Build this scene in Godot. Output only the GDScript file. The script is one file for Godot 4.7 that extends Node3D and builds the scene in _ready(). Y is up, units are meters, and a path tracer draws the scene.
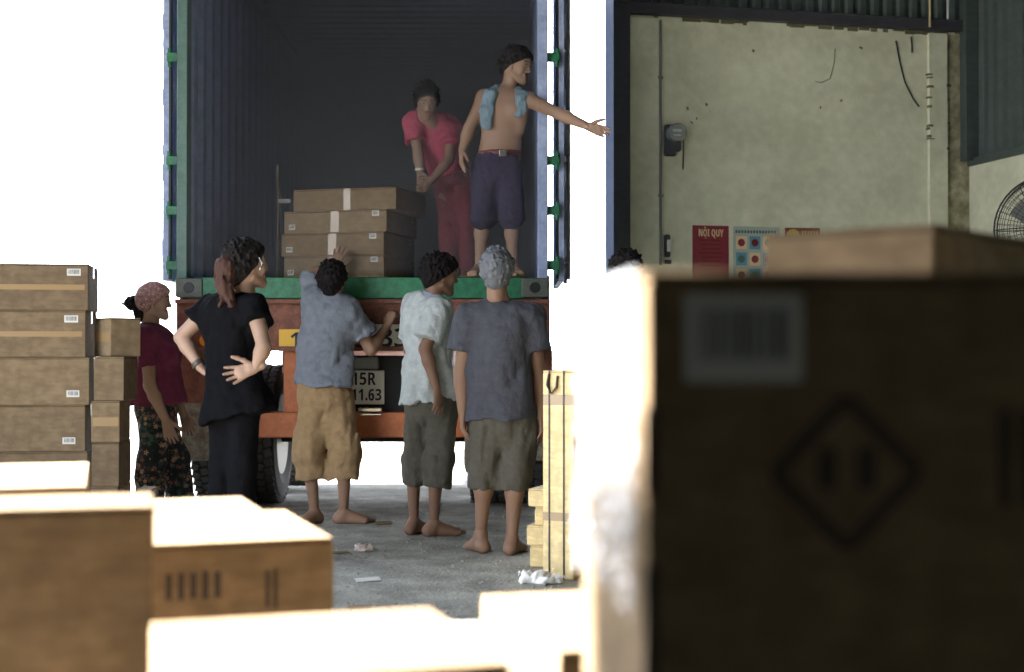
extends Node3D
# Camera stands at (0, EYE, 0) and looks along -z; a pixel and a depth (from the ground or the thing touched) give a point.
const FPX := 1422.0
const EYE := 1.08
const HORIZON := 354.0
const DECK := 1.583          # height of the container floor
var mats := {}
var used_names := {}
var texes := {}

func px(x: float, y: float, d: float) -> Vector3:
	return Vector3((x - 512.0) / FPX * d, EYE + (HORIZON - y) / FPX * d, -d)

# ---------------------------------------------------------------- geometry collector
class Geo:
	var v := PackedVector3Array()
	var n := PackedVector3Array()
	var c := PackedColorArray()
	var i := PackedInt32Array()
	func vert(p: Vector3, nn: Vector3) -> int:
		v.append(p); n.append(nn)
		return v.size() - 1
	func tri(a: int, b: int, d: int) -> void:
		var pn := (v[a] - v[d]).cross(v[a] - v[b])
		if pn.dot(n[a] + n[b] + n[d]) < 0.0:
			i.append(a); i.append(d); i.append(b)
		else:
			i.append(a); i.append(b); i.append(d)
	func quad(a: Vector3, b: Vector3, d: Vector3, e: Vector3, nn: Vector3) -> void:
		var k := vert(a, nn)
		vert(b, nn); vert(d, nn); vert(e, nn)
		tri(k, k + 1, k + 2); tri(k, k + 2, k + 3)
	# chamfered box: 24 vertices that carry the face normals, so the chamfers shade round
	func rbox(size: Vector3, t := Transform3D(), bev := 0.004) -> void:
		var h := size * 0.5
		bev = minf(bev, minf(h.x, minf(h.y, h.z)) * 0.9)
		var id := {}
		for sx in [-1, 1]:
			for sy in [-1, 1]:
				for sz in [-1, 1]:
					for ax in 3:
						var p := Vector3(sx * h.x, sy * h.y, sz * h.z)
						var nn := Vector3.ZERO
						for k in 3:
							if k != ax: p[k] -= signf(p[k]) * bev
						nn[ax] = [sx, sy, sz][ax]
						id[[sx, sy, sz, ax]] = vert(t * p, (t.basis * nn).normalized())
		for ax in 3:
			var b := (ax + 1) % 3
			var d := (ax + 2) % 3
			for s in [-1, 1]:
				var q := []
				for w in [[-1, -1], [1, -1], [1, 1], [-1, 1]]:
					var key := [0, 0, 0, ax]
					key[ax] = s; key[b] = w[0]; key[d] = w[1]
					q.append(id[key])
				tri(q[0], q[1], q[2]); tri(q[0], q[2], q[3])
			for s1 in [-1, 1]:
				for s2 in [-1, 1]:
					var q := []
					for w in [[-1, b], [1, b], [1, d], [-1, d]]:
						var key := [0, 0, 0, w[1]]
						key[ax] = w[0]; key[b] = s1; key[d] = s2
						q.append(id[key])
					tri(q[0], q[1], q[2]); tri(q[0], q[2], q[3])
		for sx in [-1, 1]:
			for sy in [-1, 1]:
				for sz in [-1, 1]:
					tri(id[[sx, sy, sz, 0]], id[[sx, sy, sz, 1]], id[[sx, sy, sz, 2]])
	func box(center: Vector3, size: Vector3, bev := 0.003, turn := Basis()) -> void:
		rbox(size, Transform3D(turn, center), bev)
	func tube(path: Array, r: Variant, seg := 8, cap := true) -> void:
		var m := path.size()
		var ups := Vector3.UP
		var base := v.size()
		for k in m:
			var t: Vector3 = (path[mini(k + 1, m - 1)] - path[maxi(k - 1, 0)])
			t = t.normalized()
			if absf(t.dot(ups)) > 0.97: ups = Vector3.RIGHT if absf(t.x) < 0.9 else Vector3.BACK
			var a := t.cross(ups).normalized()
			var b := t.cross(a)
			var rr: float = r[k] if r is Array else r
			for s in seg:
				var g := TAU * s / seg
				var nn := a * cos(g) + b * sin(g)
				vert(path[k] + nn * rr, nn)
		for k in m - 1:
			for s in seg:
				var s2 := (s + 1) % seg
				var p := base + k * seg
				tri(p + s, p + s2, p + seg + s2); tri(p + s, p + seg + s2, p + seg + s)
		if cap:
			for e in [0, m - 1]:
				var t: Vector3 = (path[1] - path[0]).normalized() * -1.0 if e == 0 else (path[m - 1] - path[m - 2]).normalized()
				var c0 := vert(path[e], t)
				var first := v.size()
				for s in seg: vert(v[base + e * seg + s], t)
				for s in seg: tri(c0, first + s, first + (s + 1) % seg)
	func lathe(prof: Array, t := Transform3D(), seg := 24, closed := false) -> void:   # prof: Vector2(radius, along local y)
		var m := prof.size()
		for k in m - (0 if closed else 1):
			var p: Vector2 = prof[k]
			var q: Vector2 = prof[(k + 1) % m]
			var e := q - p
			var n2 := Vector2(e.y, -e.x).normalized()
			var base := v.size()
			for s in seg + 1:
				var g := TAU * s / seg
				var dir := Vector3(cos(g), 0, sin(g))
				var nn := (t.basis * (dir * n2.x + Vector3.UP * n2.y)).normalized()
				vert(t * (dir * p.x + Vector3.UP * p.y), nn)
				vert(t * (dir * q.x + Vector3.UP * q.y), nn)
			for s in seg:
				var o := base + s * 2
				tri(o, o + 1, o + 3); tri(o, o + 3, o + 2)
	# trapezoid corrugation: across along u, ribs run along w, depth along nn
	func corrugated(o: Vector3, u: Vector3, w: Vector3, nn: Vector3, width: float, height: float, pitch: float, depth: float) -> void:
		var pts := []
		var cnt := int(ceil(width / pitch))
		for k in cnt:
			for st in [[0.0, 0.0], [0.3, 0.0], [0.45, 1.0], [0.85, 1.0]]:
				var a: float = (k + st[0]) * pitch
				if a <= width: pts.append(Vector2(a, st[1] * depth))
		pts.append(Vector2(width, 0.0))
		for k in pts.size() - 1:
			var p: Vector3 = o + u * pts[k].x + nn * pts[k].y
			var q: Vector3 = o + u * pts[k + 1].x + nn * pts[k + 1].y
			var fn := (q - p).cross(w).normalized()
			if fn.dot(nn) < 0: fn = -fn
			quad(p, q, q + w * height, p + w * height, fn)
	func mesh() -> ArrayMesh:
		var arr := []
		arr.resize(Mesh.ARRAY_MAX)
		arr[Mesh.ARRAY_VERTEX] = v
		arr[Mesh.ARRAY_NORMAL] = n
		if c.size() == v.size() and c.size() > 0: arr[Mesh.ARRAY_COLOR] = c
		arr[Mesh.ARRAY_INDEX] = i
		var m := ArrayMesh.new()
		m.add_surface_from_arrays(Mesh.PRIMITIVE_TRIANGLES, arr)
		return m

# ---------------------------------------------------------------- naming
func numbered(called: String) -> String:
	if not used_names.has(called):
		used_names[called] = 0
		return called
	used_names[called] += 1
	return "%s_%03d" % [called, used_names[called]]

func thing(called: String, label: String, category: String, at := Vector3.ZERO, turn := 0.0, group := "") -> Node3D:
	var o := Node3D.new()
	o.name = numbered(called)
	add_child(o)
	o.position = at
	o.rotation.y = turn
	o.set_meta("label", label)
	o.set_meta("category", category)
	if group != "": o.set_meta("group", group)
	return o

func part(called: String, g: Geo, m: Material, parent: Node, label := "") -> MeshInstance3D:
	return part_mesh(called, g.mesh(), m, parent, label)

func part_mesh(called: String, g: Mesh, m: Material, parent: Node, label := "") -> MeshInstance3D:
	var o := MeshInstance3D.new()
	o.name = called if parent != self else numbered(called)
	o.mesh = g
	o.material_override = m
	parent.add_child(o, true)
	if label != "": o.set_meta("label", label)
	return o

func struct(called: String, g: Geo, m: Material, label: String, category: String) -> MeshInstance3D:
	var o := part(called, g, m, self)
	o.set_meta("kind", "structure")
	o.set_meta("label", label)
	o.set_meta("category", category)
	return o

# ---------------------------------------------------------------- textures and materials
func noise(seed_: int, freq: float, oct := 4) -> FastNoiseLite:
	var f := FastNoiseLite.new()
	f.seed = seed_
	f.frequency = freq
	f.noise_type = FastNoiseLite.TYPE_SIMPLEX_SMOOTH
	f.fractal_octaves = oct
	return f

func seamless(seed_: int, size: int, freq: float, oct := 4) -> Image:
	var im := noise(seed_, freq, oct).get_seamless_image(size, size)
	im.convert(Image.FORMAT_L8)
	return im

func to_tex(im: Image) -> ImageTexture:
	im.generate_mipmaps()
	return ImageTexture.create_from_image(im)

# two tones blended by noise, with specks of a third
func tone_tex(key: String, seed_: int, size: int, f1: float, f2: float, lo: Color, hi: Color, speck := Color(1, 1, 1), amount := 0.0, stretch := 1) -> ImageTexture:
	if texes.has(key): return texes[key]
	var a := seamless(seed_, size, f1)
	var b := seamless(seed_ + 7, size, f2, 3)
	var im := Image.create(size, size, false, Image.FORMAT_RGB8)
	for y in size:
		for x in size:
			var t := a.get_pixel(x, y).r * 0.6 + b.get_pixel((x / stretch) % size, y).r * 0.4
			var col := lo.lerp(hi, clampf((t - 0.25) * 2.0, 0.0, 1.0))
			if amount > 0.0:
				var s := b.get_pixel((x * 3 + 11) % size, (y * 3 + 5) % size).r * a.get_pixel((x * 5 + 3) % size, (y * 5) % size).r
				if s > 1.0 - amount: col = col.lerp(speck, 0.7)
			im.set_pixel(x, y, col)
	texes[key] = to_tex(im)
	return texes[key]

func height_tex(key: String, seed_: int, size: int, f: float, oct := 4) -> ImageTexture:
	if not texes.has(key): texes[key] = to_tex(seamless(seed_, size, f, oct))
	return texes[key]

func mat(key: String, col: Color, rough := 0.8, tex: Texture2D = null, scale := 1.0, bump := 0.0, bump_tex: Texture2D = null, metal := 0.0) -> StandardMaterial3D:
	if mats.has(key): return mats[key]
	var m := StandardMaterial3D.new()
	m.resource_name = key
	m.albedo_color = col
	m.roughness = rough
	m.metallic = metal
	if tex or bump_tex:
		m.uv1_triplanar = true
		m.uv1_scale = Vector3.ONE * scale
	if tex: m.albedo_texture = tex
	if bump_tex:
		m.heightmap_enabled = true
		m.heightmap_scale = bump
		m.heightmap_texture = bump_tex
	mats[key] = m
	return m

func rgb(r: float, g: float, b: float) -> Color:
	return Color(r / 255.0, g / 255.0, b / 255.0)

# ---------------------------------------------------------------- smooth solids (surface nets)
# a prim is [a, b, ra, rb, flatten direction, flatten factor, blend, flat end]
func cap(a: Vector3, b: Vector3, ra: float, rb: float, k := 0.03, n := Vector3.ZERO, q := 1.0, flat := false) -> Array:
	return [a, b, ra, rb, n, q, k, flat]

func blob(g: Geo, prims: Array, cell: float, org: Vector3, amp := 0.0, freq := 8.0, squash := Vector3.ONE, clips := [], tint = null, ridged := false) -> void:
	var lo := Vector3.INF
	var hi := -Vector3.INF
	for p in prims:
		var ra: float = p[2] + p[6] * 0.3 + cell * 3.0
		var rb: float = p[3] + p[6] * 0.3 + cell * 3.0
		lo = lo.min(p[0] - Vector3.ONE * ra).min(p[1] - Vector3.ONE * rb)
		hi = hi.max(p[0] + Vector3.ONE * ra).max(p[1] + Vector3.ONE * rb)
	var nx := int((hi.x - lo.x) / cell) + 2
	var ny := int((hi.y - lo.y) / cell) + 2
	var nz := int((hi.z - lo.z) / cell) + 2
	var f := PackedFloat32Array()
	f.resize(nx * ny * nz)
	f.fill(1.0)
	for p in prims:
		var a: Vector3 = p[0]
		var b: Vector3 = p[1]
		var ra: float = p[2]
		var dr: float = p[3] - p[2]
		var n: Vector3 = p[4]
		var q: float = p[5] - 1.0
		var k: float = maxf(p[6], 0.0005)
		var flat: bool = p[7]
		var ab := b - a
		var inv := 1.0 / maxf(ab.length_squared(), 1e-9)
		var dir := ab.normalized()
		var m := k + cell * 2.0
		var l2: Vector3 = (a - Vector3.ONE * (ra + m)).min(b - Vector3.ONE * (p[3] + m)) - lo
		var h2: Vector3 = (a + Vector3.ONE * (ra + m)).max(b + Vector3.ONE * (p[3] + m)) - lo
		var x0 := maxi(0, int(l2.x / cell)); var x1 := mini(nx, int(h2.x / cell) + 2)
		var y0 := maxi(0, int(l2.y / cell)); var y1 := mini(ny, int(h2.y / cell) + 2)
		var z0 := maxi(0, int(l2.z / cell)); var z1 := mini(nz, int(h2.z / cell) + 2)
		for z in range(z0, z1):
			for y in range(y0, y1):
				var at := (z * ny + y) * nx
				var w0 := Vector3(lo.x, lo.y + y * cell, lo.z + z * cell) - a
				for x in range(x0, x1):
					var w := w0
					w.x += x * cell
					var along := w.dot(ab) * inv
					if q > 0.0: w += n * (w.dot(n) * q)
					var t := clampf(along, 0.0, 1.0)
					var d := (w - ab * t).length() - (ra + dr * t)
					if flat and along > 1.0: d = maxf(d, (along - 1.0) / sqrt(inv))
					elif flat: d = maxf(d, (along - 1.0) / sqrt(inv))
					var o := f[at + x]
					var h := k - absf(d - o)
					f[at + x] = minf(d, o) - (h * h * 0.25 / k if h > 0.0 else 0.0)
	if amp > 0.0 or clips.size() > 0:
		var fn := noise(31, freq, 3)
		var bias := 0.0
		if ridged:
			fn.fractal_type = FastNoiseLite.FRACTAL_RIDGED
			bias = 0.3
		for z in nz:
			for y in ny:
				var at := (z * ny + y) * nx
				for x in nx:
					var o := f[at + x]
					if o < 0.06 and o > -0.06:
						var p := lo + Vector3(x, y, z) * cell
						if amp > 0.0: o += amp * (fn.get_noise_3d(p.x * squash.x, p.y * squash.y, p.z * squash.z) - bias)
						for cl in clips: o = maxf(o, (p - cl[0]).dot(cl[1]))
						f[at + x] = o
					elif clips.size() > 0 and o < 0.0:
						var p := lo + Vector3(x, y, z) * cell
						for cl in clips: o = maxf(o, (p - cl[0]).dot(cl[1]))
						f[at + x] = o
	var ids := {}
	var first := g.v.size()
	var sx := 1
	var sy := nx
	var sz := nx * ny
	var offs := [0, sx, sy, sx + sy, sz, sx + sz, sy + sz, sx + sy + sz]
	var edges := [[0, 1], [2, 3], [4, 5], [6, 7], [0, 2], [1, 3], [4, 6], [5, 7], [0, 4], [1, 5], [2, 6], [3, 7]]
	var corner := []
	for k in 8: corner.append(Vector3(k & 1, (k >> 1) & 1, (k >> 2) & 1))
	var lim := cell * 5.0
	var vs := PackedVector3Array()
	for z in nz - 1:
		for y in ny - 1:
			var at := (z * ny + y) * nx
			for x in nx - 1:
				var v0 := f[at + x]
				if v0 > lim or v0 < -lim: continue
				var id := at + x
				var neg := 0
				for k in 8:
					if f[id + offs[k]] < 0.0: neg += 1
				if neg == 0 or neg == 8: continue
				var sum := Vector3.ZERO
				var cnt := 0
				for e in edges:
					var fa := f[id + offs[e[0]]]
					var fb := f[id + offs[e[1]]]
					if (fa < 0.0) != (fb < 0.0):
						sum += corner[e[0]].lerp(corner[e[1]], fa / (fa - fb))
						cnt += 1
				ids[id] = vs.size()
				vs.append(lo + (Vector3(x, y, z) + sum / cnt) * cell)
	var ns := PackedVector3Array()
	ns.resize(vs.size())
	var tris := PackedInt32Array()
	for id in ids:
		var v0 := f[id]
		for ax in 3:
			var st: int = [sx, sy, sz][ax]
			var o1: int = [sy, sz, sx][ax]
			var o2: int = [sz, sx, sy][ax]
			var v1 := f[id + st]
			if (v0 < 0.0) == (v1 < 0.0): continue
			if not (ids.has(id - o1) and ids.has(id - o2) and ids.has(id - o1 - o2)): continue
			var q := [ids[id], ids[id - o1], ids[id - o1 - o2], ids[id - o2]]
			if v0 > 0.0: q = [q[0], q[3], q[2], q[1]]
			# clockwise fronts: flip
			for tr in [[q[0], q[2], q[1]], [q[0], q[3], q[2]]]:
				var nn := (vs[tr[0]] - vs[tr[2]]).cross(vs[tr[0]] - vs[tr[1]])
				for w in 3:
					ns[tr[w]] += nn
					tris.append(first + tr[w])
	for k in vs.size():
		g.v.append(vs[k] - org)
		g.n.append(ns[k].normalized())
		g.c.append(tint.call(vs[k]) if tint != null else Color.WHITE)
	g.i.append_array(tris)

# ---------------------------------------------------------------- people
func hand(P: Array, w: Vector3, tip: Vector3, thumb: Vector3, is_right: bool, curl: float, spread: float, s := 1.0) -> void:
	var d := (tip - w).normalized()
	var th := (thumb - d * thumb.dot(d)).normalized()
	var n := d.cross(th) * (-1.0 if is_right else 1.0)
	P.append(cap(w - d * 0.03 * s, w + d * 0.03 * s, 0.025 * s, 0.029 * s, 0.02, n, 1.3))
	P.append(cap(w + d * 0.02 * s, w + d * 0.075 * s, 0.03 * s, 0.04 * s, 0.012, n, 2.3))
	var lens := [0.07, 0.078, 0.073, 0.057]
	for k in 4:
		var at: Vector3 = w + (d * [0.083, 0.088, 0.085, 0.076][k] + th * (0.03 - 0.02 * k)) * s
		var dir := (d + th * (1.5 - k) * spread).normalized()
		var r := 0.0092 * s
		var bend := curl * (0.6 + 0.15 * k)
		for seg in 3:
			var l: float = lens[k] * [0.44, 0.31, 0.25][seg] * s
			dir = (dir * cos(bend) + n * sin(bend)).normalized()
			P.append(cap(at, at + dir * l, r, r * 0.92, 0.005))
			at += dir * l
			r *= 0.92
	var at := w + (d * 0.02 + th * 0.02 + n * 0.006) * s
	var dir := (d * 0.72 + th * (0.62 + spread) + n * 0.25).normalized()
	for seg in 3:
		var l: float = [0.04, 0.034, 0.026][seg] * s
		P.append(cap(at, at + dir * l, (0.0145 - seg * 0.0022) * s, (0.012 - seg * 0.0015) * s, 0.008))
		at += dir * l
		dir = (dir + d * 0.25 + n * curl * 0.3).normalized()

func skull(c: Vector3, f: Vector3, u: Vector3, r: Vector3, s: float, grow := 0.0) -> Array:
	var L := func(x: float, y: float, z: float) -> Vector3: return c + (r * x + u * y + f * z) * s
	var z := L.call(0.0, 0.03, -0.014) as Vector3
	var q := L.call(0.0, 0.038, 0.018) as Vector3
	return [cap(z, z, 0.098 * s + grow, 0.098 * s + grow, 0.02, r, 1.27), cap(q, q, 0.087 * s + grow, 0.087 * s + grow, 0.03, r, 1.24)]

# J: joints in world space. keys: head neck sl sr el er wl wr hl hr waist pel jl jr kl kr al ar tl tr (tips of toes); fwd, face, headup
func person(label: String, J: Dictionary, o: Dictionary) -> Node3D:
	var gy: float = o.get("ground", 0.0)
	var org := Vector3(J.pel.x, gy, J.pel.z)
	var root := thing("person", label, "person", org, 0.0)
	var g: float = o.get("build", 1.0)
	var fwd: Vector3 = J.fwd.normalized()
	var hf: Vector3 = J.face.normalized()
	var hu: Vector3 = J.get("headup", Vector3.UP)
	hu = (hu - hf * hu.dot(hf)).normalized()
	var hr := hf.cross(hu)
	var hs: float = o.get("head", 0.97)
	var c: Vector3 = J.head
	var skin: Color = o.get("skin", Color(0.34, 0.19, 0.115))
	var body := Geo.new()
	var mid: Vector3 = (J.sl + J.sr) * 0.5
	var side: Vector3 = (J.sr - J.sl).normalized()
	var spine: Vector3 = (mid - J.waist).normalized()
	var tn := (fwd - spine * fwd.dot(spine)).normalized()
	var up1: Vector3 = mid - spine * 0.07
	var P := []
	P.append(cap(J.sl + spine * 0.0, J.sr, 0.05 * g, 0.05 * g, 0.05))
	P.append(cap(up1, J.waist, 0.152 * g, 0.128 * g, 0.05, tn, 1.42))
	P.append(cap(J.waist, J.pel, 0.128 * g, 0.15 * g, 0.05, tn, 1.3))
	P.append(cap(J.neck - (J.head - J.neck) * 0.3, c - hu * 0.06 - hf * 0.015, 0.06, 0.05, 0.03))
	for s in ["l", "r"]:
		var sh: Vector3 = J["s" + s]; var e: Vector3 = J["e" + s]; var w: Vector3 = J["w" + s]
		P.append(cap(sh, e, 0.05 * g, 0.037 * g, 0.035))
		P.append(cap(e, e.lerp(w, 0.3), 0.037 * g, 0.039 * g, 0.02))
		P.append(cap(e.lerp(w, 0.3), w, 0.039 * g, 0.026 * g, 0.02))
		var hp: Vector3 = J["j" + s]; var kn: Vector3 = J["k" + s]; var an: Vector3 = J["a" + s]
		P.append(cap(hp, kn, 0.084 * g, 0.054 * g, 0.04))
		var back: Vector3 = -fwd * 0.022
		P.append(cap(kn, kn.lerp(an, 0.3) + back, 0.047 * g, 0.046 * g, 0.025))
		P.append(cap(kn.lerp(an, 0.3) + back, an, 0.046 * g, 0.028 * g, 0.03))
	if o.get("bare", false):   # chest and belly relief of a bare torso
		for s in [-1.0, 1.0]:
			var pc: Vector3 = up1 + side * 0.065 * s + tn * 0.072 - spine * 0.01
			P.append(cap(pc, pc, 0.04, 0.04, 0.05))
			var lat: Vector3 = up1 + side * 0.12 * s - spine * 0.05
			P.append(cap(lat, lat - spine * 0.08, 0.045, 0.03, 0.04))
		var cl: Vector3 = mid + tn * 0.045 + spine * 0.012
		P.append(cap(cl - side * 0.13, cl + side * 0.13, 0.013, 0.013, 0.02))
	var plain := func(_p: Vector3) -> Color: return skin
	blob(body, P, 0.0115, org, 0.0, 8.0, Vector3.ONE, [], plain)
	# head with a face
	var L := func(x: float, y: float, z: float) -> Vector3: return c + (hr * x + hu * y + hf * z) * hs
	var H := skull(c, hf, hu, hr, hs)
	H.append(cap(L.call(0, 0.0, 0.03), L.call(0, -0.062, 0.034), 0.062 * hs, 0.044 * hs, 0.025, hr, 1.05))
	for s in [-1.0, 1.0]:
		H.append(cap(L.call(0.048 * s, -0.055, 0.0), L.call(0.012 * s, -0.1, 0.062), 0.021 * hs, 0.018 * hs, 0.025))
		H.append(cap(L.call(0.04 * s, -0.018, 0.062), L.call(0.036 * s, -0.03, 0.062), 0.024 * hs, 0.02 * hs, 0.015))
		H.append(cap(L.call(0.012 * s, 0.032, 0.09), L.call(0.044 * s, 0.034, 0.074), 0.0095 * hs, 0.0095 * hs, 0.012))
		H.append(cap(L.call(0.076 * s, 0.015, -0.008), L.call(0.074 * s, -0.02, -0.002), 0.026 * hs, 0.016 * hs, 0.006, hr, 2.6))
		H.append(cap(L.call(0.011 * s, -0.032, 0.094), L.call(0.011 * s, -0.032, 0.094), 0.0095 * hs, 0.0095 * hs, 0.006))
	H.append(cap(L.call(0, 0.018, 0.09), L.call(0, -0.026, 0.106), 0.0085 * hs, 0.0125 * hs, 0.012))
	H.append(cap(L.call(-0.016, -0.06, 0.082), L.call(0.016, -0.06, 0.082), 0.0085 * hs, 0.0085 * hs, 0.006))
	H.append(cap(L.call(-0.013, -0.073, 0.08), L.call(0.013, -0.073, 0.08), 0.0085 * hs, 0.0085 * hs, 0.006))
	H.append(cap(L.call(0, -0.098, 0.072), L.call(0, -0.098, 0.072), 0.019 * hs, 0.019 * hs, 0.02))
	H.append(cap(L.call(0, -0.04, -0.03), L.call(0, -0.13, -0.035), 0.052 * hs, 0.052 * hs, 0.02))
	var lip := Color(skin.r * 0.85, skin.g * 0.62, skin.b * 0.62)
	var face := func(p: Vector3) -> Color:
		var d := (p - c) / hs
		var x := absf(d.dot(hr)); var y := d.dot(hu); var z := d.dot(hf)
		if z > 0.06:
			var ex := (x - 0.032) / 0.014; var ey := (y - 0.013) / 0.0055
			if ex * ex + ey * ey < 1.0: return Color(0.025, 0.018, 0.015) if absf(x - 0.031) < 0.0075 else Color(0.34, 0.3, 0.26)
			if absf(y - 0.036 + absf(x - 0.032) * 0.15) < 0.0045 and x > 0.012 and x < 0.053: return Color(0.03, 0.02, 0.016)
			if y < -0.055 and y > -0.08 and x < 0.024: return lip
		return skin
	blob(body, H, 0.0048, org, 0.0, 8.0, Vector3.ONE, [], face)
	for s in ["l", "r"]:
		var HP := []
		hand(HP, J["w" + s], J["h" + s], J.get("thumb_" + s, fwd), s == "r", o.get("curl_" + s, 0.28), o.get("spread_" + s, 0.07), o.get("hand", 0.95))
		blob(body, HP, 0.0042, org, 0.0, 8.0, Vector3.ONE, [], plain)
		# bare foot with toes
		var an: Vector3 = J["a" + s]
		var dir: Vector3 = J["t" + s] - an
		dir.y = 0.0
		dir = dir.normalized()
		var lat := dir.cross(Vector3.UP)
		var heel := Vector3(an.x, gy + 0.034, an.z) - dir * 0.035
		var FP := [cap(an, heel + Vector3.UP * 0.02 + dir * 0.02, 0.032, 0.034, 0.02), cap(heel, heel, 0.034, 0.034, 0.02)]
		FP.append(cap(heel, Vector3(heel.x, gy + 0.024, heel.z) + dir * 0.175, 0.033, 0.024, 0.02))
		FP.append(cap(heel + dir * 0.09 + lat * 0.01, Vector3(heel.x, gy + 0.021, heel.z) + dir * 0.17 + lat * 0.026, 0.026, 0.021, 0.02))
		FP.append(cap(heel + dir * 0.09 - lat * 0.01, Vector3(heel.x, gy + 0.021, heel.z) + dir * 0.18 - lat * 0.022, 0.026, 0.021, 0.02))
		FP.append(cap(an + Vector3.UP * 0.0, Vector3(heel.x, gy + 0.035, heel.z) + dir * 0.12, 0.03, 0.026, 0.03))
		for k in 5:
			var inner := -1.0 if s == "r" else 1.0
			var tb := Vector3(heel.x, gy + 0.014, heel.z) + dir * (0.195 - 0.012 * k) + lat * inner * (0.032 - 0.016 * k)
			FP.append(cap(tb, tb + dir * (0.035 - 0.004 * k), 0.0135 - 0.0012 * k, 0.012 - 0.001 * k, 0.006))
		blob(body, FP, 0.006, org, 0.0, 8.0, Vector3.ONE, [[Vector3(0, gy + 0.001, 0), Vector3.DOWN]], plain)
	var sm := mat("skin", Color.WHITE, 0.62)
	sm.vertex_color_use_as_albedo = true
	sm.subsurf_scatter_enabled = false
	part("body", body, sm, root)
	# shirt
	if o.has("shirt"):
		var S: Dictionary = o.shirt
		var off: float = S.get("loose", 0.018)
		var hem: Vector3 = S.hem
		var Q := []
		Q.append(cap(J.sl, J.sr, 0.052 * g + off, 0.052 * g + off, 0.05))
		Q.append(cap(up1, J.waist, 0.152 * g + off, 0.13 * g + off * S.get("waist", 1.3), 0.05, tn, S.get("flat", 1.36)))
		Q.append(cap(J.waist, hem, 0.13 * g + off * S.get("waist", 1.3), maxf(S.get("hem_r", 0.16 * g + off), 0.148 * g + 0.026 + 0.7 * o.get("legs", {}).get("loose", 0.0)), 0.04, tn, S.get("flat", 1.36) - 0.1, true))
		for x in S.get("extra", []): Q.append(x)
		for s in ["l", "r"]:
			var t: float = S.get("cut_" + s, S.get("sleeve", 0.62))
			if t > 0.0: Q.append(cap(J["s" + s], J["s" + s].lerp(J["e" + s], t), 0.055 * g + off * 0.9, S.get("sleeve_r", 0.056) * g + off * 0.9, 0.035, Vector3.ZERO, 1.0, true))
		var sg := Geo.new()
		blob(sg, Q, 0.0105, org, 1.5 * S.get("wrinkle", 0.012), S.get("freq", 3.6), S.get("squash", Vector3(1.2, 0.6, 1.2)), [], null, true)
		var so := part("shirt", sg, S.mat, root)
		if S.has("collar"):
			var cg := Geo.new()
			var ax: Vector3 = (J.head - J.neck).normalized()
			blob(cg, [cap(J.neck - ax * 0.015, J.neck + ax * 0.035, 0.078, 0.07, 0.01, Vector3.ZERO, 1.0, true)], 0.009, org, 0.003, 12.0)
			part("collar", cg, S.collar, so)
	# trousers, shorts or leggings
	if o.has("legs"):
		var S: Dictionary = o.legs
		var Q := []
		var off: float = S.get("loose", 0.02)
		Q.append(cap(J.pel.lerp(J.waist, S.get("rise", 0.5)), J.pel, 0.135 * g + off * 0.5, 0.148 * g + off * 0.7, 0.04, tn, 1.28))
		for s in ["l", "r"]:
			var hp: Vector3 = J["j" + s]; var kn: Vector3 = J["k" + s]; var an: Vector3 = J["a" + s]
			var t: float = S.get("length", 1.0)       # 0..1 thigh, 1..2 shin
			var mid_r: float = S.get("knee_r", 0.056 * g + off)
			if t <= 1.0:
				Q.append(cap(hp, hp.lerp(kn, t), 0.08 * g + off * 0.6, S.get("hem_r", 0.09), 0.05, Vector3.ZERO, 1.0, true))
			else:
				Q.append(cap(hp, kn, 0.08 * g + off * 0.6, mid_r, 0.05))
				if t > 1.6: Q.append(cap(kn, kn.lerp(an, 0.32) - fwd * 0.022, 0.05 * g + off, 0.052 * g + off, 0.03))
				Q.append(cap(kn, kn.lerp(an, t - 1.0), mid_r, S.get("hem_r", 0.06), 0.03, Vector3.ZERO, 1.0, true))
			if S.has("pocket"):
				var pk: Vector3 = hp.lerp(kn, 0.85) + side * (S.pocket if s == "r" else -S.pocket)
				Q.append(cap(pk + Vector3.UP * 0.07, pk - Vector3.UP * 0.08, 0.05, 0.06, 0.012, side, 1.5))
		var lg := Geo.new()
		blob(lg, Q, 0.0105, org, 1.5 * S.get("wrinkle", 0.01), S.get("freq", 3.8), S.get("squash", Vector3(1.3, 0.5, 1.3)), S.get("clip", []), null, true)
		part(S.get("name", "shorts"), lg, S.mat, root)
	# hair
	if o.has("hair"):
		var S: Dictionary = o.hair
		var Q := skull(c, hf, hu, hr, hs, S.get("grow", 0.013))
		if S.get("nape", true): Q.append(cap(L.call(0, 0.0, -0.035), L.call(0, -0.05, -0.045), 0.075 * hs, 0.058 * hs, 0.03, hr, 1.1))
		for x in S.get("extra", []): Q.append(x)
		var front: Vector3 = L.call(0, S.get("hairline", 0.072), 0.095)
		var low: Vector3 = L.call(0, S.get("low", -0.075), S.get("low_z", -0.045))
		var along := (front - low).normalized()
		var pn := hr.cross(along)
		if pn.dot(hf) < 0: pn = -pn
		var Q2 := Q.slice(0, Q.size() - S.get("extra", []).size())
		var hg := Geo.new()
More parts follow.
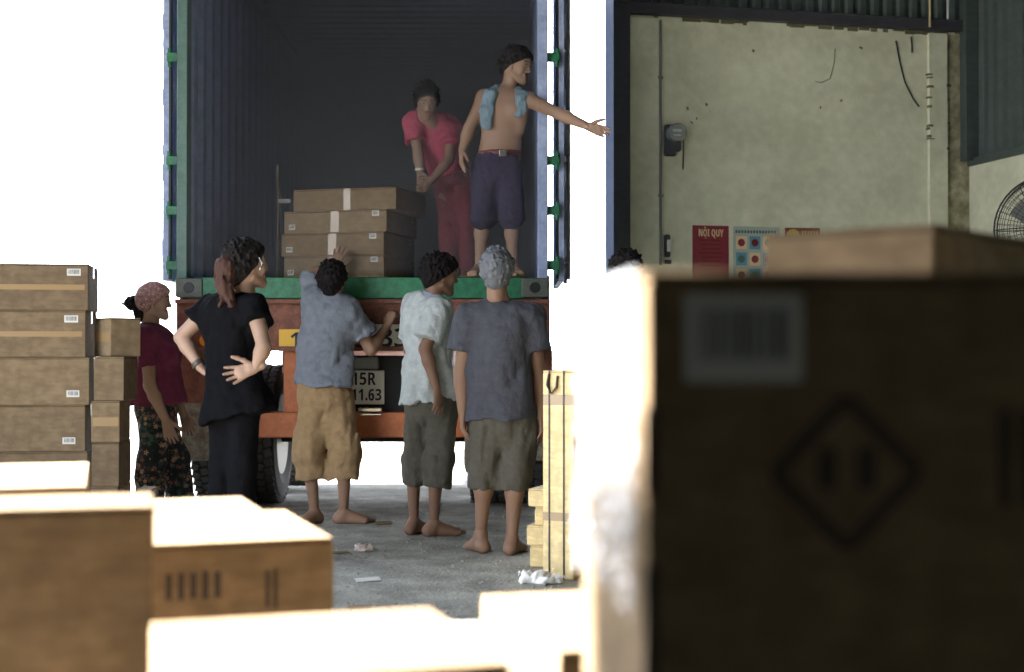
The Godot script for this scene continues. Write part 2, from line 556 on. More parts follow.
		if not S.has("cloth"):
			var rng := RandomNumberGenerator.new()
			rng.seed = 3
			var tl: float = S.get("tuft", 0.024)
			for k in 320:
				var v := Vector3(rng.randfn(), rng.randfn(), rng.randfn()).normalized()
				var at: Vector3 = L.call(v.x * 0.078, 0.032 + v.y * 0.1, -0.01 + v.z * 0.1)
				if (at - front).dot(pn) > -0.004: continue
				var nrm: Vector3 = (at - L.call(0, 0.02, -0.01)).normalized()
				var down: Vector3 = (-hu + hf * 0.5 * signf(v.z - 0.1) + hr * rng.randf_range(-0.6, 0.6)).normalized()
				var dir: Vector3 = (nrm * 0.45 + (down - nrm * down.dot(nrm)) * rng.randf_range(0.5, 1.0)).normalized()
				Q2.append(cap(at + nrm * (S.get("grow", 0.013) - 0.008), at + nrm * S.get("grow", 0.013) + dir * tl * rng.randf_range(0.4, 1.0), 0.0095, 0.003, 0.008))
		blob(hg, Q2, 0.0058, org, S.get("rough", 0.007), S.get("freq", 26.0), S.get("squash", Vector3(1.2, 0.7, 1.2)), [[front + pn * 0.006, pn]])
		part("hair" if not S.has("cloth") else "headscarf", hg, S.get("cloth", S.mat), root)
		if S.has("extra"):
			var eg := Geo.new()
			blob(eg, S.extra, 0.0065, org, S.get("tail_rough", 0.01), 24.0, Vector3(1, 0.5, 1))
			part("hair_bun", eg, S.mat, root)
	return root

# ---------------------------------------------------------------- cartons
func carton(label: String, size: Vector3, t: Transform3D, o := {}) -> Node3D:
	var root := thing(o.get("name", "carton"), label, "carton", Vector3.ZERO, 0.0, o.get("group", ""))
	root.transform = t
	var tone: int = o.get("tone", 0)
	var m: StandardMaterial3D = o.get("mat", mats["card%d" % tone])
	var bev := 0.006
	var g := Geo.new()
	g.rbox(Vector3(size.x, size.y - 0.008, size.z), Transform3D(Basis(), Vector3(0, size.y * 0.5 - 0.004, 0)), bev)
	part("carton_body", g, m, root)
	# two closing flaps with the seam between them
	for s in [-1.0, 1.0]:
		var fg := Geo.new()
		fg.rbox(Vector3(size.x - 0.004, 0.0079, size.z * 0.5 - 0.003), Transform3D(Basis(), Vector3(0, size.y - 0.004, s * (size.z * 0.25))), 0.002)
		part("flap", fg, m, root)
	if o.get("tape", true):
		var tg := Geo.new()
		var tw: float = o.get("tape_w", 0.05)
		tg.box(Vector3(0, size.y - 0.0005, 0), Vector3(size.x + 0.002, 0.0008, tw), 0.0002)
		for s in [-1.0, 1.0]:
			tg.box(Vector3(s * (size.x * 0.5 + 0.0006), size.y - 0.035, 0), Vector3(0.0012, 0.07, tw), 0.0003)
		part("tape", tg, mats.tape, root)
	# o.front: strips and labels on the face towards local +z; [kind, u, v, w, h] with u, v the centre from the face's middle
	for e in o.get("front", []): face_mark(root, e, Transform3D(Basis(), Vector3(0, size.y * 0.5, size.z * 0.5)))
	for e in o.get("right_face", []): face_mark(root, e, Transform3D(Basis(Vector3.UP, PI / 2), Vector3(size.x * 0.5, size.y * 0.5, 0)))
	for e in o.get("left_face", []): face_mark(root, e, Transform3D(Basis(Vector3.UP, -PI / 2), Vector3(-size.x * 0.5, size.y * 0.5, 0)))
	return root

func face_mark(root: Node3D, e: Array, t: Transform3D) -> void:
	var g := Geo.new()
	var at: Vector3 = t * Vector3(e[1], e[2], 0.0008)
	if e[0] == "tape":
		g.box(at, Vector3(e[3], e[4], 0.0012), 0.0003, t.basis)
		part("tape", g, mats.tape, root)
	elif e[0] == "label":
		g.box(at, Vector3(e[3], e[4], 0.0014), 0.0003, t.basis)
		var lb := part("shipping_label", g, mats.label, root, "white paper label")
		var b := Geo.new()
		var rng := RandomNumberGenerator.new()
		rng.seed = int(e[1] * 1000) + 77
		var u: float = -e[3] * 0.38
		while u < e[3] * 0.38:
			var w: float = e[3] * rng.randf_range(0.012, 0.04)
			b.box(t * Vector3(e[1] + u + w * 0.5, e[2] + e[4] * 0.05, 0.0017), Vector3(w, e[4] * 0.6, 0.0006), 0.0001, t.basis)
			u += w + e[3] * rng.randf_range(0.015, 0.045)
		part("barcode", b, mats.ink, lb)
	elif e[0] == "bars":      # blurred line of print: short strokes
		var rng := RandomNumberGenerator.new()
		rng.seed = 5 + int(e[3] * 1000)
		for k in int(e[5]):
			var u: float = -e[3] * 0.5 + (k + 0.5) * e[3] / e[5]
			g.box(t * Vector3(e[1] + u, e[2], 0.0006), Vector3(e[3] / e[5] * 0.55, e[4] * rng.randf_range(0.8, 1.0), 0.0008), 0.0001, t.basis)
		part("print", g, mats.print_ink, root)
	elif e[0] == "diamond":
		var r: float = e[3] * 0.5
		for k in 4:
			var a := Vector3(cos(k * PI / 2), sin(k * PI / 2), 0) * r
			var b := Vector3(cos((k + 1) * PI / 2), sin((k + 1) * PI / 2), 0) * r
			var bs := Basis(Vector3.BACK, (b - a).angle_to(Vector3.RIGHT) * (1.0 if b.y > a.y else -1.0))
			g.box(t * (Vector3(e[1], e[2], 0.0006) + (a + b) * 0.5), Vector3((b - a).length(), 0.014, 0.0008), 0.0001, t.basis * bs)
		for s in [-1.0, 1.0]:
			g.box(t * Vector3(e[1] + s * 0.022, e[2] + 0.005, 0.0006), Vector3(0.02, 0.045, 0.0008), 0.0001, t.basis)
		part("print", g, mats.print_ink, root)

# the large dark carton: its near corner towards local -x/+z stands at the edge of the sunlit side
func big_t(base: float, size: Vector3) -> Transform3D:
	var b := Basis(Vector3.UP, deg_to_rad(6.5))
	return Transform3D(b, Vector3(0.14, base, -1.5) + b.x * size.x * 0.5 - b.z * size.z * 0.5)

# a carton whose near corner towards local +x/+z stands at (x, depth)
func by_corner(x: float, d: float, base: float, yaw: float, size: Vector3, roll := 0.0) -> Transform3D:
	var b := Basis(Vector3.UP, yaw)
	var at := Vector3(x, base, -d) - b.x * size.x * 0.5 - b.z * size.z * 0.5
	if roll != 0.0:
		b = b * Basis(Vector3.BACK, roll)
	return Transform3D(b, at)

# ================================================================ scene
func _ready() -> void:
	var t0 := Time.get_ticks_msec()
	camera_and_light()
	make_materials()
	setting()
	container()
	trailer()
	cartons()
	wall_things()
	people()
	litter()
	print("built in ", Time.get_ticks_msec() - t0, " ms")

func camera_and_light() -> void:
	var cam := Camera3D.new()
	cam.name = "camera"
	add_child(cam)
	cam.position = Vector3(0, EYE, 0)
	cam.rotation.x = atan((HORIZON - 336.0) / FPX)
	var att := CameraAttributesPhysical.new()
	att.frustum_focal_length = 12.0 / tan(atan(336.0 / FPX))
	att.frustum_focus_distance = 8.4
	att.frustum_near = 0.05
	att.frustum_far = 400.0
	att.exposure_aperture = 2.0
	cam.attributes = att
	cam.current = true
	var we := WorldEnvironment.new()
	we.name = "environment"
	add_child(we)
	var env := Environment.new()
	env.background_mode = Environment.BG_SKY
	var sky := Sky.new()
	var sm := ProceduralSkyMaterial.new()
	sm.sky_top_color = Color(0.86, 0.92, 1.0)
	sm.sky_horizon_color = Color(1.0, 1.0, 1.0)
	sm.ground_horizon_color = Color(0.9, 0.9, 0.88)
	sm.ground_bottom_color = Color(0.6, 0.6, 0.58)
	sm.sun_angle_max = 1.0
	sm.energy_multiplier = 1.0
	sky.sky_material = sm
	env.sky = sky
	env.background_energy_multiplier = 9.0
	env.tonemap_mode = Environment.TONE_MAPPER_LINEAR
	env.tonemap_exposure = 1.18
	env.sdfgi_enabled = true
	env.ssao_enabled = true
	env.ssil_enabled = true
	env.volumetric_fog_enabled = true
	env.volumetric_fog_density = 0.0
	we.environment = env
	var sun := DirectionalLight3D.new()
	sun.name = "sun"
	add_child(sun)
	var az := deg_to_rad(89.0)
	var el := deg_to_rad(40.0)
	var to_sun := Vector3(-sin(az) * cos(el), sin(el), -cos(az) * cos(el))
	sun.look_at_from_position(to_sun * 30.0, Vector3.ZERO)
	sun.light_energy = 19.0
	sun.light_color = Color(1.0, 0.985, 0.96)
	sun.light_angular_distance = 1.5
	sun.shadow_enabled = true

func make_materials() -> void:
	var fib := tone_tex("fibre", 3, 256, 0.03, 0.09, Color(0.86, 0.86, 0.86), Color(1, 1, 1), Color(0.6, 0.58, 0.55), 0.28, 4)
	var cardb := height_tex("card_bump", 5, 256, 0.05)
	var cols := [rgb(132, 112, 87), rgb(125, 106, 83), rgb(140, 120, 95), rgb(118, 100, 79)]
	for k in 4: mat("card%d" % k, cols[k], 0.85, fib, 1.4, 0.12, cardb).metallic_specular = 0.3
	mat("card_yellow_lit", rgb(232, 206, 150), 0.55, fib, 1.6, 0.1, cardb)  # light on the upright cartons is put into this brighter yellow
	mat("tape", rgb(150, 124, 90), 0.2)
	mat("strap", rgb(50, 42, 34), 0.5)
	mat("label", rgb(200, 198, 194), 0.5)
	mat("ink", rgb(32, 32, 36), 0.7)
	mat("print_ink", rgb(58, 48, 42), 0.75)
	var con := tone_tex("concrete", 11, 512, 0.012, 0.11, rgb(120, 118, 110), rgb(170, 167, 157), rgb(74, 71, 66), 0.36)
	mat("concrete", Color.WHITE, 0.85, con, 0.45, 0.5, height_tex("grit", 13, 512, 0.2, 3))
	var pl := tone_tex("plaster", 19, 512, 0.008, 0.05, rgb(206, 206, 180), rgb(232, 232, 208), rgb(150, 146, 118), 0.22)
	mat("plaster", Color.WHITE, 0.9, pl, 0.35, 0.35, height_tex("plaster_bump", 23, 512, 0.05, 5))
	mat("plaster_grimy", Color.WHITE, 0.95, tone_tex("grime", 27, 256, 0.02, 0.07, rgb(118, 112, 88), rgb(186, 182, 154), rgb(84, 78, 58), 0.3), 0.8)
	mat("stain", rgb(122, 116, 90), 0.95, fib, 2.0)
	mat("cladding", rgb(80, 92, 89), 0.55, fib, 0.8)
	mat("steel_dark", rgb(70, 70, 78), 0.5, fib, 1.0)
	mat("roof", rgb(56, 58, 58), 0.7)
	var cont := tone_tex("container_paint_haze", 29, 512, 0.015, 0.07, rgb(134, 147, 182), rgb(168, 181, 214), rgb(104, 100, 104), 0.3)  # grey-blue paint, made bluer and lighter to imitate haze over the inside
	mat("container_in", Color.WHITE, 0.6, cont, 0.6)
	mat("container_floor", rgb(84, 66, 50), 0.8, fib, 1.5)
	var gr := tone_tex("green_paint", 37, 256, 0.03, 0.12, rgb(26, 92, 62), rgb(38, 122, 84), rgb(70, 56, 44), 0.32)
	mat("green", Color.WHITE, 0.5, gr, 1.5)
	mat("green_post", rgb(74, 112, 98), 0.5, fib, 1.5)
	mat("casting", rgb(96, 100, 92), 0.6, fib, 3.0)
	var rust := tone_tex("rust", 41, 512, 0.02, 0.09, rgb(104, 66, 54), rgb(142, 90, 70), rgb(76, 68, 62), 0.36)
	mat("rust", Color.WHITE, 0.75, rust, 1.2, 0.1, cardb)
	var org := tone_tex("orange_paint", 43, 256, 0.025, 0.1, rgb(166, 92, 50), rgb(186, 108, 62), rgb(90, 62, 50), 0.34)
	mat("orange", Color.WHITE, 0.6, org, 1.4)
	mat("rubber", rgb(62, 62, 60), 0.85, fib, 3.0)
	mat("rubber_black", rgb(30, 30, 31), 0.8)
	mat("flap", rgb(158, 156, 146), 0.8, tone_tex("flap_dirt", 47, 256, 0.02, 0.08, rgb(150, 140, 124), rgb(232, 230, 222)), 2.0)
	mat("chrome", rgb(210, 210, 205), 0.2, null, 1.0, 0.0, null, 0.9)
	mat("plate_white", rgb(225, 224, 214), 0.5)
	mat("plate_yellow", rgb(222, 172, 44), 0.5)
	mat("amber", rgb(240, 150, 30), 0.25)
	mat("grey_plastic", rgb(126, 128, 126), 0.5)
	mat("wire_black", rgb(26, 26, 27), 0.5)
	mat("glass", Color(0.8, 0.85, 0.85, 0.25), 0.05)
	mats.glass.transparency = BaseMaterial3D.TRANSPARENCY_ALPHA
	mat("hair_black", rgb(25, 22, 22), 0.75).metallic_specular = 0.25
	mat("hair_brown", rgb(62, 42, 36), 0.75).metallic_specular = 0.3
	mat("hair_grey", rgb(150, 152, 156), 0.55, tone_tex("grey_hair", 53, 256, 0.09, 0.2, rgb(96, 98, 104), rgb(214, 216, 220)), 7.0)
	var wv := tone_tex("weave", 59, 256, 0.03, 0.25, Color(0.84, 0.84, 0.84), Color(1, 1, 1))
	var wvb := height_tex("weave_bump", 61, 256, 0.02, 4)
	for e in [["maroon", rgb(118, 42, 74)], ["black_cloth", rgb(17, 17, 20)], ["blue_grey", rgb(116, 121, 131)], ["khaki", rgb(152, 124, 88)], ["pale_shirt", rgb(184, 190, 190)], ["olive", rgb(84, 80, 70)], ["slate", rgb(70, 71, 80)], ["pink", rgb(186, 78, 104)], ["red_cloth", rgb(132, 44, 58)], ["navy", rgb(56, 49, 73)], ["towel", rgb(128, 152, 168)], ["lilac", rgb(150, 150, 172)], ["legging", rgb(19, 19, 22)]]:
		var m := mat(e[0], e[1], 0.92, wv, 2.2, 0.8, wvb)
		m.rim_enabled = e[0] != "black_cloth" and e[0] != "legging"
		if not m.rim_enabled: m.metallic_specular = 0.15
		m.rim = 0.12
		m.rim_tint = 0.5
	mats.floral = mat("floral", Color.WHITE, 0.9, flower_tex("flowers", 256, rgb(26, 38, 42), [rgb(196, 160, 130), rgb(150, 96, 92), rgb(70, 98, 84)], 150, 4, 12), 2.6)
	mats.scarf = mat("scarf", Color.WHITE, 0.9, flower_tex("scarf_print", 128, rgb(150, 110, 104), [rgb(84, 58, 62), rgb(214, 190, 176), rgb(120, 62, 60)], 160, 2, 5), 6.0)
	mats.film = mat("film", Color(0.92, 0.93, 0.95, 0.3), 0.12)
	mats.film.transparency = BaseMaterial3D.TRANSPARENCY_ALPHA
	mat("bag", rgb(232, 230, 226), 0.3)
	mat("poster_red", rgb(138, 44, 58), 0.5)
	mat("poster_pale", rgb(176, 186, 178), 0.5)
	mat("poster_blue", rgb(96, 150, 168), 0.5)
	mat("poster_cream", rgb(232, 206, 160), 0.5)
	mat("poster_maroon", rgb(110, 24, 28), 0.5)
	mat("poster_yellow", rgb(186, 166, 56), 0.5)
	mat("poster_green", rgb(70, 110, 100), 0.5)

func flower_tex(key: String, size: int, ground: Color, cols: Array, count: int, rmin: int, rmax: int) -> ImageTexture:
	var im := Image.create(size, size, false, Image.FORMAT_RGB8)
	im.fill(ground)
	var rng := RandomNumberGenerator.new()
	rng.seed = 9
	for k in count:
		var cx := rng.randi_range(0, size - 1)
		var cy := rng.randi_range(0, size - 1)
		var r := rng.randi_range(rmin, rmax)
		var col: Color = cols[rng.randi_range(0, cols.size() - 1)]
		var ph := rng.randf() * TAU
		for y in range(-r, r + 1):
			for x in range(-r, r + 1):
				var rr := sqrt(float(x * x + y * y))
				if rr < r * (0.72 + 0.28 * cos(5.0 * atan2(y, x) + ph)): im.set_pixel(posmod(cx + x, size), posmod(cy + y, size), col.darkened(0.35) if rr < r * 0.22 else col)
	return to_tex(im)

# ---------------------------------------------------------------- the building: its own frame, front wall turned 11 degrees
var wall_turn := Basis(Vector3.UP, deg_to_rad(13.0))
var wall_o := Vector3(0.866, 0, -10.6)
func wp(u: float, y: float, w: float) -> Vector3:      # u along the front wall, w into the building
	return wall_o + wall_turn * Vector3(u, y, w)
func on_wall(x: float, y: float, w := 0.0) -> Vector3:   # the point of the front wall seen at a pixel
	var dir := px(x, y, 1.0) - Vector3(0, EYE, 0)
	var n := wall_turn.z
	return Vector3(0, EYE, 0) + dir * ((wp(0, 0, w) - Vector3(0, EYE, 0)).dot(n) / dir.dot(n))
func wbox(g: Geo, u0: float, u1: float, y0: float, y1: float, w0: float, w1: float, bev := 0.004) -> void:
	g.box(wp((u0 + u1) * 0.5, (y0 + y1) * 0.5, (w0 + w1) * 0.5), Vector3(u1 - u0, y1 - y0, w1 - w0), bev, wall_turn)

func setting() -> void:
	var g := Geo.new()
	g.box(Vector3(0, -0.1, 1.5), Vector3(14.5, 0.2, 25.0), 0.0)
	struct("floor", g, mats.concrete, "grey gritty concrete floor of the loading bay", "floor")
	g = Geo.new()
	g.box(Vector3(0, -0.13, -51.0), Vector3(140, 0.2, 80.0), 0.0)
	g.box(Vector3(-38.63, -0.13, 14.0), Vector3(62.74, 0.2, 50.0), 0.0)
	struct("ground", g, mats.concrete, "sunlit concrete yard outside the loading bay", "ground")
	# front wall right of the loading opening
	var uc := 2.82
	g = Geo.new()
	wbox(g, 0.0, uc + 0.2, 0.0, 3.62, -0.2, 0.0)
	var wf := struct("wall_front", g, mats.plaster, "dingy cream plaster wall beside the loading opening", "wall")
	g = Geo.new()
	wbox(g, 0.0, 0.235, 0.0, 3.6, 0.0, 0.03)
	part("pilaster", g, mats.plaster, wf)
	g = Geo.new()
	wbox(g, uc - 0.36, uc - 0.2, 0.0, 3.6, 0.0, 0.035)
	part("pilaster", g, mats.plaster, wf)
	g = Geo.new()
	wbox(g, uc - 0.2, uc + 0.0, 0.0, 3.6, -0.01, 0.012)
	part("grimy_strip", g, mats.plaster_grimy, wf, "grimy strip of plaster by the corner")
	g = Geo.new()      # crumbled plaster edge under the beam
	var rng := RandomNumberGenerator.new()
	rng.seed = 4
	for k in 34:
		var u := rng.randf_range(0.2, uc - 0.05)
		var hh := rng.randf_range(0.01, 0.035)
		wbox(g, u, u + rng.randf_range(0.03, 0.12), 3.62 - hh, 3.622, -0.002, 0.006, 0.002)
	for k in 16:
		var yy := rng.randf_range(2.75, 3.3) if k < 10 else rng.randf_range(1.3, 3.4)
		var uu := uc - 0.365 if k < 10 else uc - 0.2
		wbox(g, uu - rng.randf_range(0.0, 0.012), uu + rng.randf_range(0.004, 0.05), yy, yy + rng.randf_range(0.006, 0.022), 0.0, 0.0365, 0.002)
	part("crumbled_edge", g, mats.stain, wf, "crumbled dark edge of the plaster").set_meta("kind", "stuff")
	# front wall above the beam, lintel over the opening and the piece at the far end
	g = Geo.new()
	wbox(g, -0.1, uc + 0.2, 3.62, 6.4, -0.2, -0.08)
	wbox(g, -6.2, 0.0, 5.3, 6.4, -0.2, 0.0)
	wbox(g, -6.4, -5.7, 0.0, 6.4, -0.2, 0.0)
	struct("wall_upper", g, mats.cladding, "upper front wall over the loading opening", "wall")
	g = Geo.new()
	g.corrugated(wp(0.0, 3.7, -0.07), wall_turn.x, Vector3.UP, wall_turn.z, uc, 2.6, 0.11, 0.025)
	struct("wall_cladding", g, mats.cladding, "dark green corrugated metal cladding above the plaster wall", "cladding")
	g = Geo.new()
	wbox(g, -0.12, uc + 0.1, 3.62, 3.7, -0.08, 0.06)
	wbox(g, -0.12, uc + 0.1, 3.695, 3.705, -0.08, 0.075)
	struct("trim_1", g, mats.steel_dark, "dark steel beam along the top of the plaster wall", "beam")
	g = Geo.new()
	wbox(g, -0.13, 0.0, 0.0, 6.4, -0.16, 0.06)
	struct("trim_2", g, mats.steel_dark, "dark steel column at the edge of the loading opening", "column")
	# right wall: plaster below, corrugated metal above, gutter strip between
	g = Geo.new()
	wbox(g, uc, uc + 0.2, 0.0, 2.58, 0.0, 20.5)
	wbox(g, uc + 0.12, uc + 0.2, 2.58, 6.4, 0.0, 20.5)
	struct("wall_right", g, mats.plaster, "cream plaster side wall below the metal sheeting", "wall")
	g = Geo.new()
	g.corrugated(wp(uc + 0.06, 2.6, 0.0), wall_turn.z, Vector3.UP, -wall_turn.x, 20.5, 3.8, 0.13, 0.03)
	wbox(g, uc - 0.02, uc + 0.1, 2.56, 2.62, 0.0, 20.5)
	wbox(g, uc - 0.08, uc + 0.04, 2.6, 6.4, 0.0, 0.1)
	struct("wall_sheeting", g, mats.cladding, "dark corrugated metal sheeting on the upper side wall", "cladding")
	# left wall with the side door that lets the sun in, back wall and roof
	g = Geo.new()
	wbox(g, -6.4, -6.2, 0.0, 6.4, -2.0, 3.4)  # wing beyond the front corner is added to block the sun
	wbox(g, -6.4, -6.2, 4.35, 6.4, 3.4, 8.2)  # door head set low to keep sun off the turned carton
	wbox(g, -6.4, -6.2, 0.0, 3.97, 7.5, 8.2)  # unseen piece added to shade the lower side of the near carton
	wbox(g, -6.4, -6.2, 0.0, 6.4, 8.2, 20.5)
	struct("wall_left", g, mats.cladding, "side wall with a tall open doorway, plus added pieces that cut the sun", "wall")
	g = Geo.new()
	wbox(g, -6.4, uc + 0.2, 0.0, 6.4, 20.5, 20.7)
	struct("wall_back", g, mats.cladding, "back wall of the warehouse", "wall")
	g = Geo.new()
	wbox(g, -6.6, uc + 0.4, 6.4, 6.6, -2.0, 20.9)  # overhang past the front is added to keep the sun out
	struct("ceiling", g, mats.roof, "dark metal roof of the loading bay", "ceiling")

# ---------------------------------------------------------------- shipping container on its trailer
const TX := -0.98            # centre line of the truck
const TD := 9.29             # depth of its rear end
func container() -> void:
	var root := thing("shipping_container", "open grey-blue shipping container with a green rear sill on the trailer", "container", Vector3(TX, DECK, -TD))
	var w := 1.22
	var len_ := 12.0
	var h := 2.6
	var g := Geo.new()
	g.box(Vector3(0, -0.07, -0.06), Vector3(2.2, 0.14, 0.12), 0.008)
	part("sill", g, mats.green, root, "green steel door sill")
	g = Geo.new()
	g.box(Vector3(0, -0.03, -len_ * 0.5 - 0.1), Vector3(2.36, 0.05, len_ - 0.2), 0.003)
	part("floor_boards", g, mats.container_floor, root)
	for s in [-1.0, 1.0]:
		g = Geo.new()
		g.corrugated(Vector3(s * 1.19, 0.02, -0.12), Vector3.FORWARD, Vector3.UP, Vector3(-s, 0, 0), len_ - 0.2, h - 0.2, 0.28, 0.035)
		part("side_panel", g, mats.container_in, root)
		g = Geo.new()
		g.box(Vector3(s * 1.18, 1.2, -0.06), Vector3(0.07, h - 0.1, 0.12), 0.008)
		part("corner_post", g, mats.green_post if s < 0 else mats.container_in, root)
		g = Geo.new()
		g.box(Vector3(s * 1.18, h - 0.13, -len_ * 0.5), Vector3(0.1, 0.12, len_ - 0.1), 0.006)
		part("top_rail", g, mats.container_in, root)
		g = Geo.new()
		g.box(Vector3(s * 1.2, -0.06, -len_ * 0.5), Vector3(0.06, 0.16, len_ - 0.3), 0.006)
		part("bottom_rail", g, mats.green, root)
		for y in [-0.07, h - 0.1]:
			g = Geo.new()
			g.box(Vector3(s * 1.13, y, -0.07), Vector3(0.18, 0.13, 0.17), 0.012)
			var cc := part("corner_casting", g, mats.casting, root)
			g = Geo.new()
			g.lathe([Vector2(0.0, 0.002), Vector2(0.032, 0.002), Vector2(0.036, 0.0), Vector2(0.036, -0.01)], Transform3D(Basis(Vector3.RIGHT, PI / 2), Vector3(s * 1.13, y, 0.016)), 16)
			part("casting_hole", g, mats.wire_black, cc)
		# door folded back along the outside, with hinges and locking bars
		g = Geo.new()
		var dx: float = s * 1.305
		g.box(Vector3(dx, 1.2, -0.66), Vector3(0.045, h - 0.16, 1.14), 0.006)
		for k in 5: g.box(Vector3(dx + s * 0.02, 0.2 + k * 0.5, -0.66), Vector3(0.03, 0.12, 1.1), 0.008)
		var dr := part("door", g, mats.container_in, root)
		g = Geo.new()
		g.box(Vector3(dx - s * 0.026, 1.2, -0.1), Vector3(0.02, h - 0.18, 0.03), 0.006)
		part("gasket", g, mats.wire_black, dr)
		for z in [-0.3, -0.85]:
			g = Geo.new()
			g.tube([Vector3(dx + s * 0.055, 0.0, z), Vector3(dx + s * 0.055, h - 0.1, z)], 0.016, 10)
			for k in 4: g.box(Vector3(dx + s * 0.045, 0.15 + k * 0.72, z), Vector3(0.05, 0.08, 0.07), 0.006)
			part("locking_bar", g, mats.grey_plastic, dr)
		g = Geo.new()
		g.box(Vector3(dx + s * 0.05, 0.85, -0.4), Vector3(0.03, 0.04, 0.32), 0.006)
		part("handle", g, mats.grey_plastic, dr)
		for y in [0.08, 0.44, 0.77, 1.45, 2.1]:
			g = Geo.new()
			g.box(Vector3(s * 1.245, y, -0.05), Vector3(0.1, 0.06, 0.03), 0.006)
			g.tube([Vector3(s * 1.275, y - 0.06, -0.05), Vector3(s * 1.275, y + 0.06, -0.05)], 0.014, 8)
			part("hinge", g, mats.green, root)
	g = Geo.new()
	g.corrugated(Vector3(-1.16, h - 0.12, -0.12), Vector3.FORWARD, Vector3.RIGHT, Vector3.DOWN, len_ - 0.2, 2.32, 0.21, 0.02)
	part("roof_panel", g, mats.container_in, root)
	g = Geo.new()
	g.box(Vector3(0, h - 0.08, -0.06), Vector3(2.3, 0.12, 0.12), 0.008)
	part("header", g, mats.green, root)
	for e in [["added_haze", "thin haze added inside the container to imitate lens veil", 11.9, 5.6, 0.3]]:  # fog volume added to stand in for lens veil, not dust
		var fog := FogVolume.new()
		fog.name = numbered(e[0])
		fog.size = Vector3(2.3, 2.38, e[2])
		var fm := FogMaterial.new()
		fm.density = e[4]
		fm.albedo = Color(0.92, 0.92, 0.92)
		fog.material = fm
		fog.position = Vector3(TX, DECK + 1.22, -TD - e[3])
		fog.set_meta("kind", "stuff")
		fog.set_meta("label", e[1])
		fog.set_meta("category", "haze")
		add_child(fog)
	g = Geo.new()
	g.corrugated(Vector3(-1.16, 0.0, -len_ + 0.12), Vector3.RIGHT, Vector3.UP, Vector3.BACK, 2.32, h - 0.08, 0.25, 0.04)
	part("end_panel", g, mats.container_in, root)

func text(called: String, s: String, h: float, at: Vector3, m: Material, parent: Node, basis := Basis(), squeeze := 1.0) -> MeshInstance3D:
	var t := TextMesh.new()
	var f := SystemFont.new()
	f.font_names = PackedStringArray(["Droid Sans"])
	f.font_weight = 700
	t.font = f
	t.font_size = 32
	t.text = s
	t.depth = 0.004
	t.pixel_size = h / 23.0
	t.curve_step = 1.0
	var o := part_mesh(called, t, m, parent)
	o.transform = Transform3D(basis * Basis.from_scale(Vector3(squeeze, 1, 1)), at)
	return o

